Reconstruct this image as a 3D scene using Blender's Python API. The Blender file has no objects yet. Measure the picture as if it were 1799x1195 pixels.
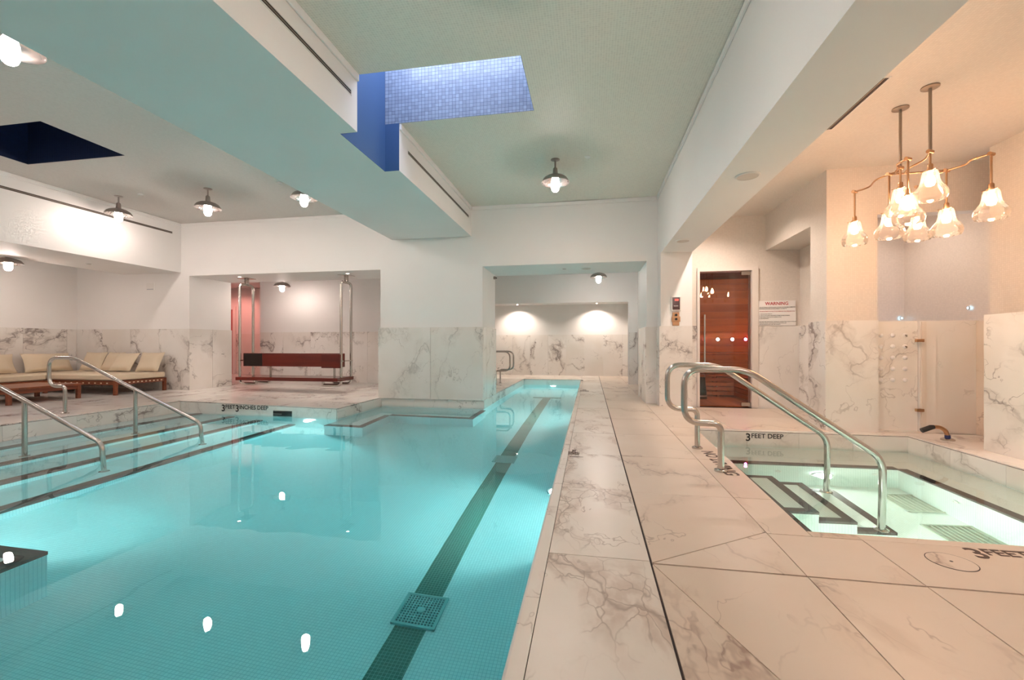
import bpy, bmesh, math, random
from mathutils import Vector, Matrix
random.seed(7)
PI = math.pi
S = bpy.context.scene
COL = S.collection

# ------------------------------------------------------------------ camera, world, exposure
F_PX, W_PX = 766.0, 1799.0
cam_d = bpy.data.cameras.new('camera')
cam_d.sensor_width = 36.0
cam_d.sensor_fit = 'HORIZONTAL'
cam_d.lens = F_PX * 36.0 / W_PX
cam_d.shift_y = 8.4 / W_PX
cam_d.clip_start = 0.02
cam_d.clip_end = 200
cam = bpy.data.objects.new('camera', cam_d)
COL.objects.link(cam)
cam.location = (0, 0, 1.05)
cam.rotation_euler = (PI / 2, 0, math.atan(137.1 / F_PX))
S.camera = cam

world = bpy.data.worlds.new('dusk_sky')
S.world = world
world.use_nodes = True
wb = world.node_tree.nodes['Background']
wb.inputs['Color'].default_value = (.72, .81, 1.0, 1)
wb.inputs['Strength'].default_value = 3.8

S.view_settings.view_transform = 'Standard'
S.view_settings.look = 'None'
S.view_settings.gamma = 1.0
S.view_settings.use_curve_mapping = False
S.view_settings.exposure = 0.95
cy = S.cycles
cy.use_denoising = True
cy.use_light_tree = False
cy.use_adaptive_sampling = True
cy.adaptive_threshold = 0.03
cy.max_bounces = 9
cy.diffuse_bounces = 4
cy.glossy_bounces = 4
cy.transmission_bounces = 10
cy.transparent_max_bounces = 16
cy.sample_clamp_indirect = 6.0
cy.blur_glossy = 0.3
cy.caustics_reflective = True
cy.caustics_refractive = True

LAMP_E = 82.0        # ceiling lamp bulbs
PEND_E = 57.0        # chandelier bulbs
POOL_W = 60.0        # underwater spots, watts
TUB_W = 46.0

# ------------------------------------------------------------------ geometry helpers
class MB:
    def __init__(s): s.v = []; s.f = []
    def add(s, v, f):
        o = len(s.v); s.v += [tuple(p) for p in v]; s.f += [tuple(i + o for i in q) for q in f]; return s
    def box(s, x0, x1, y0, y1, z0, z1):
        v = [(x0,y0,z0),(x1,y0,z0),(x1,y1,z0),(x0,y1,z0),(x0,y0,z1),(x1,y0,z1),(x1,y1,z1),(x0,y1,z1)]
        return s.add(v, [(3,2,1,0),(4,5,6,7),(0,1,5,4),(1,2,6,5),(2,3,7,6),(3,0,4,7)])
    def prism(s, poly, z0, z1):
        n = len(poly)
        f0 = z0 if callable(z0) else (lambda x, y: z0)
        f1 = z1 if callable(z1) else (lambda x, y: z1)
        v = [(x, y, f0(x, y)) for x, y in poly] + [(x, y, f1(x, y)) for x, y in poly]
        f = [tuple(range(n - 1, -1, -1)), tuple(range(n, 2 * n))]
        f += [(i, (i + 1) % n, n + (i + 1) % n, n + i) for i in range(n)]
        return s.add(v, f)
    def frust(s, c0, r0, c1, r1, n=20, cap=True):
        return s.tube([c0, c1], [r0, r1], n, cap)
    def tube(s, pts, r, n=12, cap=True):
        pts = [Vector(p) for p in pts]
        m = len(pts)
        rr = r if isinstance(r, (list, tuple)) else [r] * m
        tang = []
        for i in range(m):
            t = (pts[min(i + 1, m - 1)] - pts[max(i - 1, 0)])
            tang.append(t.normalized())
        t0 = tang[0]
        ref = Vector((0, 0, 1)) if abs(t0.z) < .9 else Vector((0, 1, 0))
        nrm = t0.cross(ref).normalized()
        o = len(s.v)
        for i in range(m):
            if i:
                q = tang[i - 1].rotation_difference(tang[i])
                nrm = (q @ nrm).normalized()
            b = tang[i].cross(nrm)
            for k in range(n):
                a = 2 * PI * k / n
                s.v.append(tuple(pts[i] + (nrm * math.cos(a) + b * math.sin(a)) * rr[i]))
        for i in range(m - 1):
            for k in range(n):
                a = o + i * n + k; b_ = o + i * n + (k + 1) % n
                s.f.append((a, b_, b_ + n, a + n))
        if cap:
            s.f.append(tuple(o + k for k in range(n - 1, -1, -1)))
            s.f.append(tuple(o + (m - 1) * n + k for k in range(n)))
        return s
    def lathe(s, prof, c=(0, 0, 0), n=24, closed=False):
        o = len(s.v); m = len(prof)
        for r, z in prof:
            for k in range(n):
                a = 2 * PI * k / n
                s.v.append((c[0] + r * math.cos(a), c[1] + r * math.sin(a), c[2] + z))
        rng = m if closed else m - 1
        for i in range(rng):
            j = (i + 1) % m
            for k in range(n):
                a = o + i * n + k; b_ = o + i * n + (k + 1) % n
                c_ = o + j * n + (k + 1) % n; d = o + j * n + k
                s.f.append((a, b_, c_, d))
        return s
    def xf(s, M):
        s.v = [tuple(M @ Vector(p)) for p in s.v]; return s
    def build(s, name, mat, parent=None, smooth=False, bevel=0, seg=2):
        me = bpy.data.meshes.new(name)
        me.from_pydata(s.v, [], s.f)
        bm = bmesh.new(); bm.from_mesh(me)
        bmesh.ops.remove_doubles(bm, verts=bm.verts, dist=1e-6)
        bmesh.ops.recalc_face_normals(bm, faces=bm.faces)
        bm.to_mesh(me); bm.free()
        if mat: me.materials.append(mat)
        o = bpy.data.objects.new(name, me); COL.objects.link(o)
        if parent: o.parent = parent
        if smooth:
            for p in me.polygons: p.use_smooth = True
            me.set_sharp_from_angle(angle=math.radians(40))
        if bevel:
            b = o.modifiers.new('edge', 'BEVEL'); b.width = bevel; b.segments = seg
            b.limit_method = 'ANGLE'; b.angle_limit = math.radians(40)
        return o

def fillet(pts, rad, n=7):
    pts = [Vector(p) for p in pts]
    out = [pts[0]]
    for i in range(1, len(pts) - 1):
        a, b, c = pts[i - 1], pts[i], pts[i + 1]
        u = (a - b); v = (c - b)
        r = rad[i] if isinstance(rad, (list, tuple)) else rad
        d = min(r, u.length * .48, v.length * .48)
        p, q = b + u.normalized() * d, b + v.normalized() * d
        for k in range(n + 1):
            t = k / n
            out.append(p * (1 - t) ** 2 + b * 2 * t * (1 - t) + q * t * t)
    out.append(pts[-1])
    return out

def smooth_path(pts, n=8):
    pts = [Vector(p) for p in pts]; out = []
    for i in range(len(pts) - 1):
        p0 = pts[max(i - 1, 0)]; p1 = pts[i]; p2 = pts[i + 1]; p3 = pts[min(i + 2, len(pts) - 1)]
        for k in range(n):
            t = k / n
            out.append(.5 * ((2 * p1) + (p2 - p0) * t + (2 * p0 - 5 * p1 + 4 * p2 - p3) * t * t + (3 * p1 - p0 - 3 * p2 + p3) * t ** 3))
    out.append(pts[-1]); return out

def tag(o, label=None, cat=None, group=None, kind=None):
    if label: o['label'] = label
    if cat: o['category'] = cat
    if group: o['group'] = group
    if kind: o['kind'] = kind
    return o
def struct(o, label=None):
    o['kind'] = 'structure'
    if label: o['label'] = label
    return o
def empty(name, loc=(0, 0, 0), rz=0):
    o = bpy.data.objects.new(name, None); COL.objects.link(o)
    o.location = loc; o.rotation_euler = (0, 0, rz); o.empty_display_size = .1
    return o
def copy_tree(o, parent=None):
    c = o.copy(); COL.objects.link(c); c.parent = parent
    for ch in [x for x in bpy.data.objects if x.parent == o]:
        copy_tree(ch, c)
    return c
def light(name, kind, loc, energy, color, parent=None, size=.05, rot=None, spot=None, blend=.5):
    d = bpy.data.lights.new(name, kind); d.energy = energy; d.color = color
    if kind == 'SPOT':
        d.spot_size = spot; d.spot_blend = blend; d.shadow_soft_size = size
    elif kind == 'POINT': d.shadow_soft_size = size
    elif kind == 'AREA': d.shape = 'DISK'; d.size = size
    o = bpy.data.objects.new(name, d); COL.objects.link(o); o.location = loc
    if rot is not None:
        o.rotation_euler = Vector(rot).to_track_quat('-Z', 'Y').to_euler()
    if parent: o.parent = parent
    return o
def text_mesh(name, body, size, mat, M, parent=None, extrude=.0008, spacing=1.0, align='LEFT', bold=.016):
    c = bpy.data.curves.new(name, 'FONT'); c.body = body; c.size = size; c.extrude = extrude
    c.offset = size * bold; c.space_character = spacing; c.align_x = align; c.resolution_u = 3
    t = bpy.data.objects.new(name, c); COL.objects.link(t)
    me = bpy.data.meshes.new_from_object(t.evaluated_get(bpy.context.evaluated_depsgraph_get()))
    bpy.data.objects.remove(t); bpy.data.curves.remove(c)
    me.transform(M); me.name = name; me.materials.clear(); me.materials.append(mat)
    o = bpy.data.objects.new(name, me); COL.objects.link(o)
    if parent: o.parent = parent
    return o

# ------------------------------------------------------------------ materials
class NT:
    def __init__(s, name):
        s.m = bpy.data.materials.new(name); s.m.use_nodes = True
        s.t = s.m.node_tree; s.t.nodes.clear()
        s.out = s.t.nodes.new('ShaderNodeOutputMaterial')
    def n(s, typ, ins=None, **kw):
        nd = s.t.nodes.new(typ)
        for k, v in kw.items(): setattr(nd, k, v)
        for k, v in (ins or {}).items(): s.set(nd.inputs[k], v)
        return nd
    def set(s, sock, v):
        if isinstance(v, bpy.types.NodeSocket): s.t.links.new(v, sock)
        elif isinstance(v, bpy.types.Node): s.t.links.new(v.outputs[0], sock)
        else:
            if isinstance(v, tuple) and len(v) == 3 and sock.type == 'RGBA': v = v + (1,)
            sock.default_value = v
    def math(s, op, a, b=None, c=None, clamp=False):
        nd = s.t.nodes.new('ShaderNodeMath'); nd.operation = op; nd.use_clamp = clamp
        s.set(nd.inputs[0], a)
        if b is not None: s.set(nd.inputs[1], b)
        if c is not None: s.set(nd.inputs[2], c)
        return nd.outputs[0]
    def vmath(s, op, a, b=None):
        nd = s.t.nodes.new('ShaderNodeVectorMath'); nd.operation = op
        s.set(nd.inputs[0], a)
        if b is not None:
            if op == 'SCALE': s.set(nd.inputs['Scale'], b)
            else: s.set(nd.inputs[1], b)
        return nd.outputs[0]
    def ramp(s, v, a, b, c=0., d=1., smooth=True):
        nd = s.t.nodes.new('ShaderNodeMapRange'); nd.interpolation_type = 'SMOOTHSTEP' if smooth else 'LINEAR'
        s.set(nd.inputs[0], v); s.set(nd.inputs[1], a); s.set(nd.inputs[2], b); s.set(nd.inputs[3], c); s.set(nd.inputs[4], d)
        return nd.outputs[0]
    def mix(s, f, a, b, mode='MIX'):
        nd = s.t.nodes.new('ShaderNodeMix'); nd.data_type = 'RGBA'; nd.blend_type = mode
        s.set(nd.inputs[0], f); s.set(nd.inputs[6], a); s.set(nd.inputs[7], b); return nd.outputs[2]
    def bsdf(s, **kw):
        nd = s.t.nodes.new('ShaderNodeBsdfPrincipled')
        for k, v in kw.items(): s.set(nd.inputs[k.replace('_', ' ')], v)
        s.t.links.new(nd.outputs[0], s.out.inputs[0]); return nd
    def coords(s, rnd=True):
        tc = s.n('ShaderNodeTexCoord').outputs['Object']
        if not rnd: return tc
        r = s.n('ShaderNodeObjectInfo').outputs['Random']
        cx = s.n('ShaderNodeCombineXYZ', {0: s.math('MULTIPLY', r, 37.), 1: s.math('MULTIPLY', r, 91.), 2: s.math('MULTIPLY', r, 53.)})
        return s.vmath('ADD', tc, cx.outputs[0])

def noise(nt, vec, scale, detail=3, rough=.5):
    return nt.n('ShaderNodeTexNoise', {'Vector': vec, 'Scale': scale, 'Detail': float(detail), 'Roughness': rough})

def simple(name, col, rough=.5, metal=0., **kw):
    nt = NT(name); nt.bsdf(Base_Color=col, Roughness=rough, Metallic=metal, **kw); return nt.m

def plaster(name, col, amt=.03):
    nt = NT(name); p = nt.coords(False)
    n1 = noise(nt, p, .9, 4); n2 = noise(nt, p, 60., 2)
    c = nt.mix(nt.ramp(n1.outputs[0], .3, .7, 0., 1.), tuple(x * (1 - amt) for x in col), col)
    b = nt.n('ShaderNodeBump', {'Height': n2.outputs[0], 'Strength': .04, 'Distance': .004})
    nt.bsdf(Base_Color=c, Roughness=.62, Normal=b.outputs[0]); return nt.m

def marble(name, base, vein, vs=1.0, amount=1.0, rough=.18, brec=.6, band=.5, tan=(.60, .50, .425), zw=.06):
    """white stone with thin branching veins and mottled brecciated bands"""
    nt = NT(name); p = nt.coords(True)
    mp = nt.n('ShaderNodeMapping', {'Vector': p, 'Rotation': (.5, .35, .75), 'Scale': (vs, vs * .58, vs * .85)}).outputs[0]
    wn = noise(nt, mp, 1.5, 5, .55)
    w = nt.vmath('SCALE', nt.vmath('SUBTRACT', wn.outputs['Color'], (.5, .5, .5)), .95)
    q = nt.vmath('ADD', mp, w)
    a = noise(nt, q, .95, 2, .45).outputs[0]
    d1 = nt.math('ABSOLUTE', nt.math('SUBTRACT', a, .5))
    sharp = nt.ramp(d1, 0., .010, 1., 0.)
    msk = nt.ramp(noise(nt, p, .85, 2).outputs[0], .40, .60)
    zone = nt.math('MULTIPLY', nt.ramp(d1, zw * .35, zw, 1., 0.), msk)
    mott = nt.ramp(noise(nt, q, 7., 3, .6).outputs[0], .36, .62)
    b2 = noise(nt, q, 2.3, 3, .5).outputs[0]
    d2 = nt.ramp(nt.math('ABSOLUTE', nt.math('SUBTRACT', b2, .52)), 0., .009, 1., 0.)
    m2 = nt.ramp(noise(nt, p, 1.7, 2).outputs[0], .46, .64)
    vo = nt.n('ShaderNodeTexVoronoi', {'Vector': nt.vmath('ADD', mp, nt.vmath('SCALE', w, .6)), 'Scale': 7.5}, feature='DISTANCE_TO_EDGE').outputs[0]
    dv = nt.ramp(vo, 0., .045, 1., 0.)
    mv = zone
    s1 = nt.math('MULTIPLY', nt.math('MULTIPLY', sharp, .95), msk)
    s2 = nt.math('MULTIPLY', nt.math('MULTIPLY', d2, m2), .75)
    s3 = nt.math('MULTIPLY', nt.math('MULTIPLY', dv, mv), brec)
    tot = nt.math('MULTIPLY', nt.math('ADD', nt.math('ADD', s1, s2), s3), amount, clamp=True)
    cloud = nt.ramp(noise(nt, p, 1.1, 4).outputs[0], .35, .7)
    bc = nt.mix(cloud, base, tuple(x * y for x, y in zip(base, (.93, .91, .88))))
    bd = nt.math('MULTIPLY', nt.math('MULTIPLY', zone, nt.math('ADD', nt.math('MULTIPLY', mott, .75), .25)), band)
    c = nt.mix(tot, nt.mix(bd, bc, tan), vein)
    nt.bsdf(Base_Color=c, Roughness=rough); return nt.m

def mosaic(name, col, grout, pitch=.021, width=.09, var=.05, rough=.25, bump=.25, coat=0.):
    """small square tiles on every axis-aligned face, from object coordinates"""
    nt = NT(name); p = nt.coords(False)
    g = nt.n('ShaderNodeNewGeometry'); sn = nt.n('ShaderNodeSeparateXYZ', {0: g.outputs['True Normal']})
    q = nt.vmath('SCALE', nt.vmath('ADD', p, (pitch * .37, pitch * .41, pitch * .43)), 1. / pitch)
    sp = nt.n('ShaderNodeSeparateXYZ', {0: q})
    tot = None
    for i in range(3):
        fr = nt.math('FRACT', sp.outputs[i])
        d = nt.math('ABSOLUTE', nt.math('SUBTRACT', fr, .5))
        ln = nt.ramp(d, .5 - width, .5 - width * .35, 0., 1.)
        m = nt.math('LESS_THAN', nt.math('ABSOLUTE', sn.outputs[i]), .6)
        ln = nt.math('MULTIPLY', ln, m)
        tot = ln if tot is None else nt.math('MAXIMUM', tot, ln)
    fl = nt.vmath('FLOOR', q)
    wn = nt.n('ShaderNodeTexWhiteNoise', {'Vector': fl}).outputs[0]
    big = noise(nt, p, .8, 3).outputs[0]
    v = nt.math('ADD', nt.math('MULTIPLY', wn, var), nt.math('MULTIPLY', big, var))
    c1 = nt.mix(v, col, tuple(x * .25 for x in col))
    c = nt.mix(tot, c1, grout)
    b = nt.n('ShaderNodeBump', {'Height': tot, 'Strength': bump, 'Distance': -.002})
    nt.bsdf(Base_Color=c, Roughness=rough, Normal=b.outputs[0], Coat_Weight=coat); return nt.m

def wood(name, a, b, scale=1., axis=0, rough=.35):
    nt = NT(name); p = nt.coords(True)
    sc = [14 * scale] * 3; sc[axis] = .9 * scale
    mp = nt.n('ShaderNodeMapping', {'Vector': p, 'Scale': tuple(sc)}).outputs[0]
    n1 = noise(nt, mp, 1., 5, .6).outputs[0]
    sc2 = [60 * scale] * 3; sc2[axis] = 2. * scale
    n2 = noise(nt, nt.n('ShaderNodeMapping', {'Vector': p, 'Scale': tuple(sc2)}).outputs[0], 1., 2).outputs[0]
    r = nt.n('ShaderNodeObjectInfo').outputs['Random']
    f = nt.math('ADD', nt.math('MULTIPLY', nt.ramp(n1, .3, .7), .6), nt.math('MULTIPLY', n2, .25))
    f = nt.math('ADD', f, nt.math('MULTIPLY', nt.math('SUBTRACT', r, .5), .6), clamp=True)
    nt.bsdf(Base_Color=nt.mix(f, a, b), Roughness=rough); return nt.m

def emit(name, col, st, sample=False):
    nt = NT(name); e = nt.n('ShaderNodeEmission', {'Color': col, 'Strength': st})
    nt.t.links.new(e.outputs[0], nt.out.inputs[0])
    if not sample: nt.m.cycles.emission_sampling = 'NONE'
    return nt.m

def thin_glass(name, tint, body=0., rough=0., ior=1.5):
    nt = NT(name)
    tr = nt.n('ShaderNodeBsdfTransparent', {'Color': tint})
    gl = nt.n('ShaderNodeBsdfGlossy', {'Color': (1., 1., 1.), 'Roughness': rough})
    fr = nt.n('ShaderNodeFresnel', {'IOR': ior})
    mx = nt.n('ShaderNodeMixShader', {0: fr.outputs[0], 1: tr.outputs[0], 2: gl.outputs[0]})
    last = mx
    if body:
        tl = nt.n('ShaderNodeBsdfTranslucent', {'Color': (1., .93, .86)})
        df = nt.n('ShaderNodeBsdfDiffuse', {'Color': (1., .93, .86)})
        m3 = nt.n('ShaderNodeMixShader', {0: .4, 1: tl.outputs[0], 2: df.outputs[0]})
        last = nt.n('ShaderNodeMixShader', {0: body, 1: mx.outputs[0], 2: m3.outputs[0]})
    nt.t.links.new(last.outputs[0], nt.out.inputs[0]); return nt.m

def water(name, absorb, density, wav=.012, wscale=1.6):
    nt = NT(name); p = nt.coords(False)
    n1 = noise(nt, p, wscale, 2, .45).outputs[0]
    b = nt.n('ShaderNodeBump', {'Height': n1, 'Strength': .25, 'Distance': wav})
    g = nt.n('ShaderNodeBsdfGlass', {'Color': (1., 1., 1.), 'Roughness': 0., 'IOR': 1.333, 'Normal': b.outputs[0]})
    nt.t.links.new(g.outputs[0], nt.out.inputs[0])
    va = nt.n('ShaderNodeVolumeAbsorption', {'Color': absorb, 'Density': density})
    nt.t.links.new(va.outputs[0], nt.out.inputs[1]); return nt.m

M = {}
M['plaster'] = plaster('white_plaster', (.85, .82, .80))
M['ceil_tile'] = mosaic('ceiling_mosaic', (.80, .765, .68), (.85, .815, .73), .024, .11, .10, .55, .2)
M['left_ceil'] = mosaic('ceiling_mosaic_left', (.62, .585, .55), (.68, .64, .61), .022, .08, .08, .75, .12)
M['wall_tile'] = mosaic('cream_mosaic', (.79, .71, .64), (.69, .61, .54), .0225, .10, .08, .4, .2)
M['pool_tile'] = mosaic('pool_mosaic', (.72, .88, .88), (.42, .60, .62), .0215, .09, .07, .3, .2)
M['tub_tile'] = mosaic('tub_mosaic', (.86, .90, .86), (.62, .68, .64), .0215, .08, .05, .3, .2)
M['black_tile'] = mosaic('black_mosaic', (.022, .016, .015), (.05, .045, .04), .0215, .08, .2, .3, .2)
M['green_tile'] = mosaic('green_mosaic', (.028, .15, .12), (.16, .34, .29), .0215, .10, .2, .3, .2)
M['blue_tile'] = mosaic('blue_mosaic', (.40, .46, .60), (.08, .10, .17), .042, .06, .3, .2, .3)
M['shaded_blue_tile'] = mosaic('shaded_blue_mosaic', (.008, .016, .05), (.004, .009, .03), .042, .06, .3, .3, .3)  # shade inside the left shaft put into the tile colour
M['blue_paint'] = simple('blue_paint', (.05, .115, .27), .45)
M['marble'] = marble('veined_marble', (.84, .80, .765), (.33, .285, .265), 1.0, 1.2, .16, .55, .75, (.56, .50, .455), .05)
M['marble_soft'] = marble('soft_marble', (.85, .81, .775), (.45, .40, .37), .8, .75, .14, .4, .5, (.62, .56, .51))
M['marble_deck'] = marble('deck_marble', (.83, .765, .70), (.40, .315, .26), 1.2, 1.0, .32, .85, .9, (.58, .47, .395), .085)
M['marble_lamp_tint'] = marble('lamp_tinted_marble', (.76, .64, .54), (.38, .27, .215), 1.0, .9, .33, .35, .7, (.58, .45, .36), .05)  # orange cast of the chandelier mixed into this base colour
M['grout'] = simple('dark_joint', (.06, .045, .04), .9)
M['steel'] = simple('brushed_steel', (.53, .49, .455), .22, 1.)
M['chrome'] = simple('polished_steel', (.75, .73, .71), .10, 1.)
M['gun'] = simple('grey_lamp_metal', (.40, .355, .33), .32, .9)
M['dish_in'] = simple('lamp_reflector', (.62, .58, .56), .22, 1.)
M['brass'] = simple('aged_brass', (.48, .29, .165), .28, 1.)
M['bronze'] = simple('grey_bronze', (.33, .27, .22), .4, .8)
M['black'] = simple('black_plastic', (.012, .012, .014), .4)
M['ink'] = simple('black_lettering', (.02, .018, .018), .5)
M['ink_red'] = simple('red_lettering', (.42, .02, .03), .5)
M['brown_ink'] = simple('etched_lettering', (.07, .035, .025), .6)
M['white_plate'] = simple('white_sign_board', (.86, .82, .79), .35)
M['fabric'] = plaster('cream_canvas', (.74, .62, .46), .08)
M['teak'] = wood('red_teak', (.13, .030, .012), (.27, .075, .026), 1., 0, .35)
M['teak_y'] = wood('red_teak_crosswise', (.13, .030, .012), (.27, .075, .026), 1., 1, .35)
M['maho'] = wood('mahogany', (.085, .010, .007), (.15, .017, .010), 1., 0, .22)
M['cedar'] = wood('cedar_boards', (.62, .20, .06), (.34, .085, .025), .6, 0, .4)
M['cedar_y'] = wood('cedar_boards_crosswise', (.62, .20, .06), (.34, .085, .025), .6, 1, .4)
M['pane'] = thin_glass('clear_glass', (.95, .93, .92))
M['shade'] = thin_glass('lamp_glass', (.97, .95, .93), .055, .03)
M['frost'] = thin_glass('frosted_glass', (.95, .95, .95), .75, .15)
M['bulb'] = emit('lamp_bulb_glow', (1., .84, .755), LAMP_E, True)
M['pbulb'] = emit('pendant_bulb_glow', (1., .60, .36), PEND_E, True)
M['led_white'] = emit('white_led', (1., .92, .80), 40.)
M['led_pink'] = emit('pink_led', (1., .62, .85), 40.)
M['led_mag'] = emit('magenta_led', (1., .12, .60), 30.)
M['led_blue'] = emit('blue_led', (.35, .75, 1.), 8.)
M['led_red'] = emit('red_led', (1., .03, .02), 6.)
M['red_lens'] = emit('red_lamp_lens', (1., .12, .10), 12.)
M['down'] = emit('downlight_lens', (1., .86, .74), 25.)
M['pool_lens'] = emit('pool_lamp_lens', (.9, 1., 1.), 18.)
M['water'] = water('pool_water', (.08, .90, .96), .46)
M['tubwater'] = water('tub_water', (.55, .95, .85), .28)
M['plastic'] = simple('pale_drain_plastic', (.25, .50, .50), .4)
M['grate_dark'] = simple('dark_drain', (.02, .07, .08), .6)
M['white_plastic'] = simple('white_plastic', (.80, .77, .74), .4)

# ------------------------------------------------------------------ room dimensions (metres)
YW, YT = 8.13, 9.25            # thick back wall, front and rear faces
CZ = 3.70                       # main ceiling
XL = -11.64                     # left wall
YR = -4.0                       # wall behind the camera
XR = 4.29                       # right wall
SOF = 2.63                      # left soffit underside
ZW = -0.16                      # water level
def zl(x, y=0):                 # the left deck drains towards the pool
    return max(0., .0137 * (-4.11 - x))
POOL = [(-.265, -3.), (-.265, 13.25), (-2.01, 13.25), (-2.01, YW), (-4.11, YW), (-4.11, 6.57), (-7.27, 6.68), (-7.27, -3.)]
TUB = [(1.20, 2.71), (3.61, 2.71), (3.61, 5.75), (1.31, 5.75)]

# ------------------------------------------------------------------ walls
P = M['plaster']
def panels(parent, axis, plane, out, lo, hi, z0, z1, joints, mat, th=.025, name='marble_panel', gap=.0025):
    """upright slabs along x (axis 0, plane = y) or y (axis 1, plane = x); out = +1 / -1 side they stand proud of"""
    cuts = [lo] + [j for j in joints if lo < j < hi] + [hi]
    obs = []
    for i, (a, b) in enumerate(zip(cuts, cuts[1:])):
        t = th + random.uniform(0, .0015)
        p0, p1 = sorted((plane, plane + out * t))
        mb = MB()
        if axis == 0: mb.box(a + gap, b - gap, p0, p1, z0, z1)
        else: mb.box(p0, p1, a + gap, b - gap, z0, z1)
        obs.append(mb.build(name, mat, parent))
    return obs
def frange(a, b, s):
    r = []; x = a
    while x < b - 1e-6: r.append(round(x, 4)); x += s
    return r

wb_ = MB()
wb_.box(XL - .2, -8.61, YW, YT, -.05, 3.9)               # left of the swing opening
wb_.box(-8.61, -4.13, YW, YT, 2.555, 3.9)                # lintel over the swing
wb_.box(-4.13, -2.03, YW, YT, -.05, 3.9)                 # broad column between the openings
wb_.box(-2.03, 1.0, YW, YT, 2.555, 3.9)                  # lintel over the lap lane
wb_.box(1.0, 1.20, YW, YT, -.05, 3.9)
wall_back = struct(wb_.build('wall_back', P))
panels(wall_back, 0, YW, -1, XL + .01, -8.585, zl(-10) - .02, 1.40, [-10.9, -10.13, -9.36], M['marble'])
panels(wall_back, 1, -8.61, 1, YW - .025, YT, zl(-8.6) - .02, 1.40, [8.7], M['marble'])
panels(wall_back, 0, YW, -1, -4.155, -2.005, -.012, 1.39, [-3.06], M['marble_soft'], .05)
panels(wall_back, 1, -2.03, 1, YW - .0, YT, -.012, 1.39, [8.38], M['marble'])
panels(wall_back, 0, YW, -1, .985, 1.17, -.01, 1.37, [], M['marble'])
panels(wall_back, 1, 1.0, -1, YW - .025, YT, -.01, 1.37, [8.7], M['marble'])

wall_left = struct(MB().box(XL - .2, XL, YR, YW, -.05, 3.9).build('wall_left', P))
panels(wall_left, 1, XL, 1, 1.0, YW - .03, .08, 1.40, frange(1.75, 8, .77), M['marble'])
wall_rear = struct(MB().box(XL - .2, 5.4, YR - .2, YR, -1.3, 3.9).build('wall_rear', P))

# dropped soffit along the left, centre beam with its notch, right beam
sofb = MB().box(-10.33, -8.82, YR, YW, SOF, 3.9)
soffit = struct(sofb.build('soffit_left', P))
beam = MB().box(-3.885, -2.435, YR, YW, 3.138, 3.72).box(-2.435, -2.25, YR, 3.945, 3.138, 3.72).box(-2.435, -2.25, 4.905, YW, 3.138, 3.72)
beam_c = struct(beam.build('beam_centre', P))
MB().box(-2.4349, -2.431, 3.945, 4.905, 3.1385, 4.75).build('blue_panel', M['blue_paint'], beam_c)
MB().box(-2.435, -2.2505, 4.901, 4.9049, 3.1385, 4.75).build('blue_panel', M['blue_paint'], beam_c)
MB().box(-2.435, -2.2505, 3.9451, 3.949, 3.1385, 4.75).build('blue_panel', M['blue_paint'], beam_c)
beam_r = struct(MB().box(1.19, 1.70, YR, 7.79, 2.62, 3.9).build('beam_right', P))

# ceilings
cl = MB()
cl.box(-2.25, -.623, YR, 3.945, CZ, CZ + .12).box(-2.25, -.623, 4.905, YW, CZ, CZ + .12).box(-.623, 1.19, YR, YW, CZ, CZ + .12)
cl.box(-2.435, -2.25, YR, 3.945, CZ + .03, CZ + .12).box(-2.435, -2.25, 4.905, YW, CZ + .03, CZ + .12)
ceiling = struct(cl.build('ceiling', M['ceil_tile']))
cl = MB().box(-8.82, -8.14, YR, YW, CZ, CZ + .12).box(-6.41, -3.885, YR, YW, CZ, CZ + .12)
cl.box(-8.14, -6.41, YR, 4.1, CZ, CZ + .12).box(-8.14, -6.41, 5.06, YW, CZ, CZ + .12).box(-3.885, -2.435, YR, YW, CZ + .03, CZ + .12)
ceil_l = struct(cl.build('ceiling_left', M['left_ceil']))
ceil_a = struct(MB().box(XL, -10.33, YR, YW, 2.86, 2.95).build('ceiling_alcove', P))
ceil_r = struct(MB().box(1.70, 5.4, YR, 9.2, 3.20, 3.3).build('ceiling_right', M['wall_tile']))
ceil_h = struct(MB().box(-13.2, -4.3, YT, 15.2, 2.88, 3.1).box(-4.3, 1.6, YT, 15.2, 2.98, 3.1).build('ceiling_hall', P))

def shaft(name, x0, x1, y0, y1, z0, z1, mat, label, skip_left=False):
    e = struct(empty(name, ((x0 + x1) / 2, (y0 + y1) / 2, z0)), label)
    t = .04
    def part(b): 
        o = b.build('shaft_wall', mat); o.parent = e; o.matrix_parent_inverse = e.matrix_world.inverted(); o.location = (0, 0, 0)
        o.data.transform(Matrix.Translation((-e.location[0], -e.location[1], -e.location[2]))); o.matrix_parent_inverse = Matrix()
    part(MB().box(x0 - t, x1 + t, y1, y1 + t, z0, z1))
    part(MB().box(x0 - t, x1 + t, y0 - t, y0, z0, z1))
    part(MB().box(x1, x1 + t, y0, y1, z0, z1))
    part(MB().box(x0 - t, x0, y0, y1, z0, z1))
    return e
shaft('window_1', -2.434, -.628, 3.950, 4.900, CZ + .004, 4.75, M['blue_tile'], 'blue tiled skylight shaft cut into the centre beam')
shaft('window_2', -8.135, -6.415, 4.105, 5.055, CZ + .004, 6.4, M['shaded_blue_tile'], 'blue tiled skylight shaft in the left ceiling, its shade painted dark')  # made taller and tiled near-black to stand in for its shade

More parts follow.
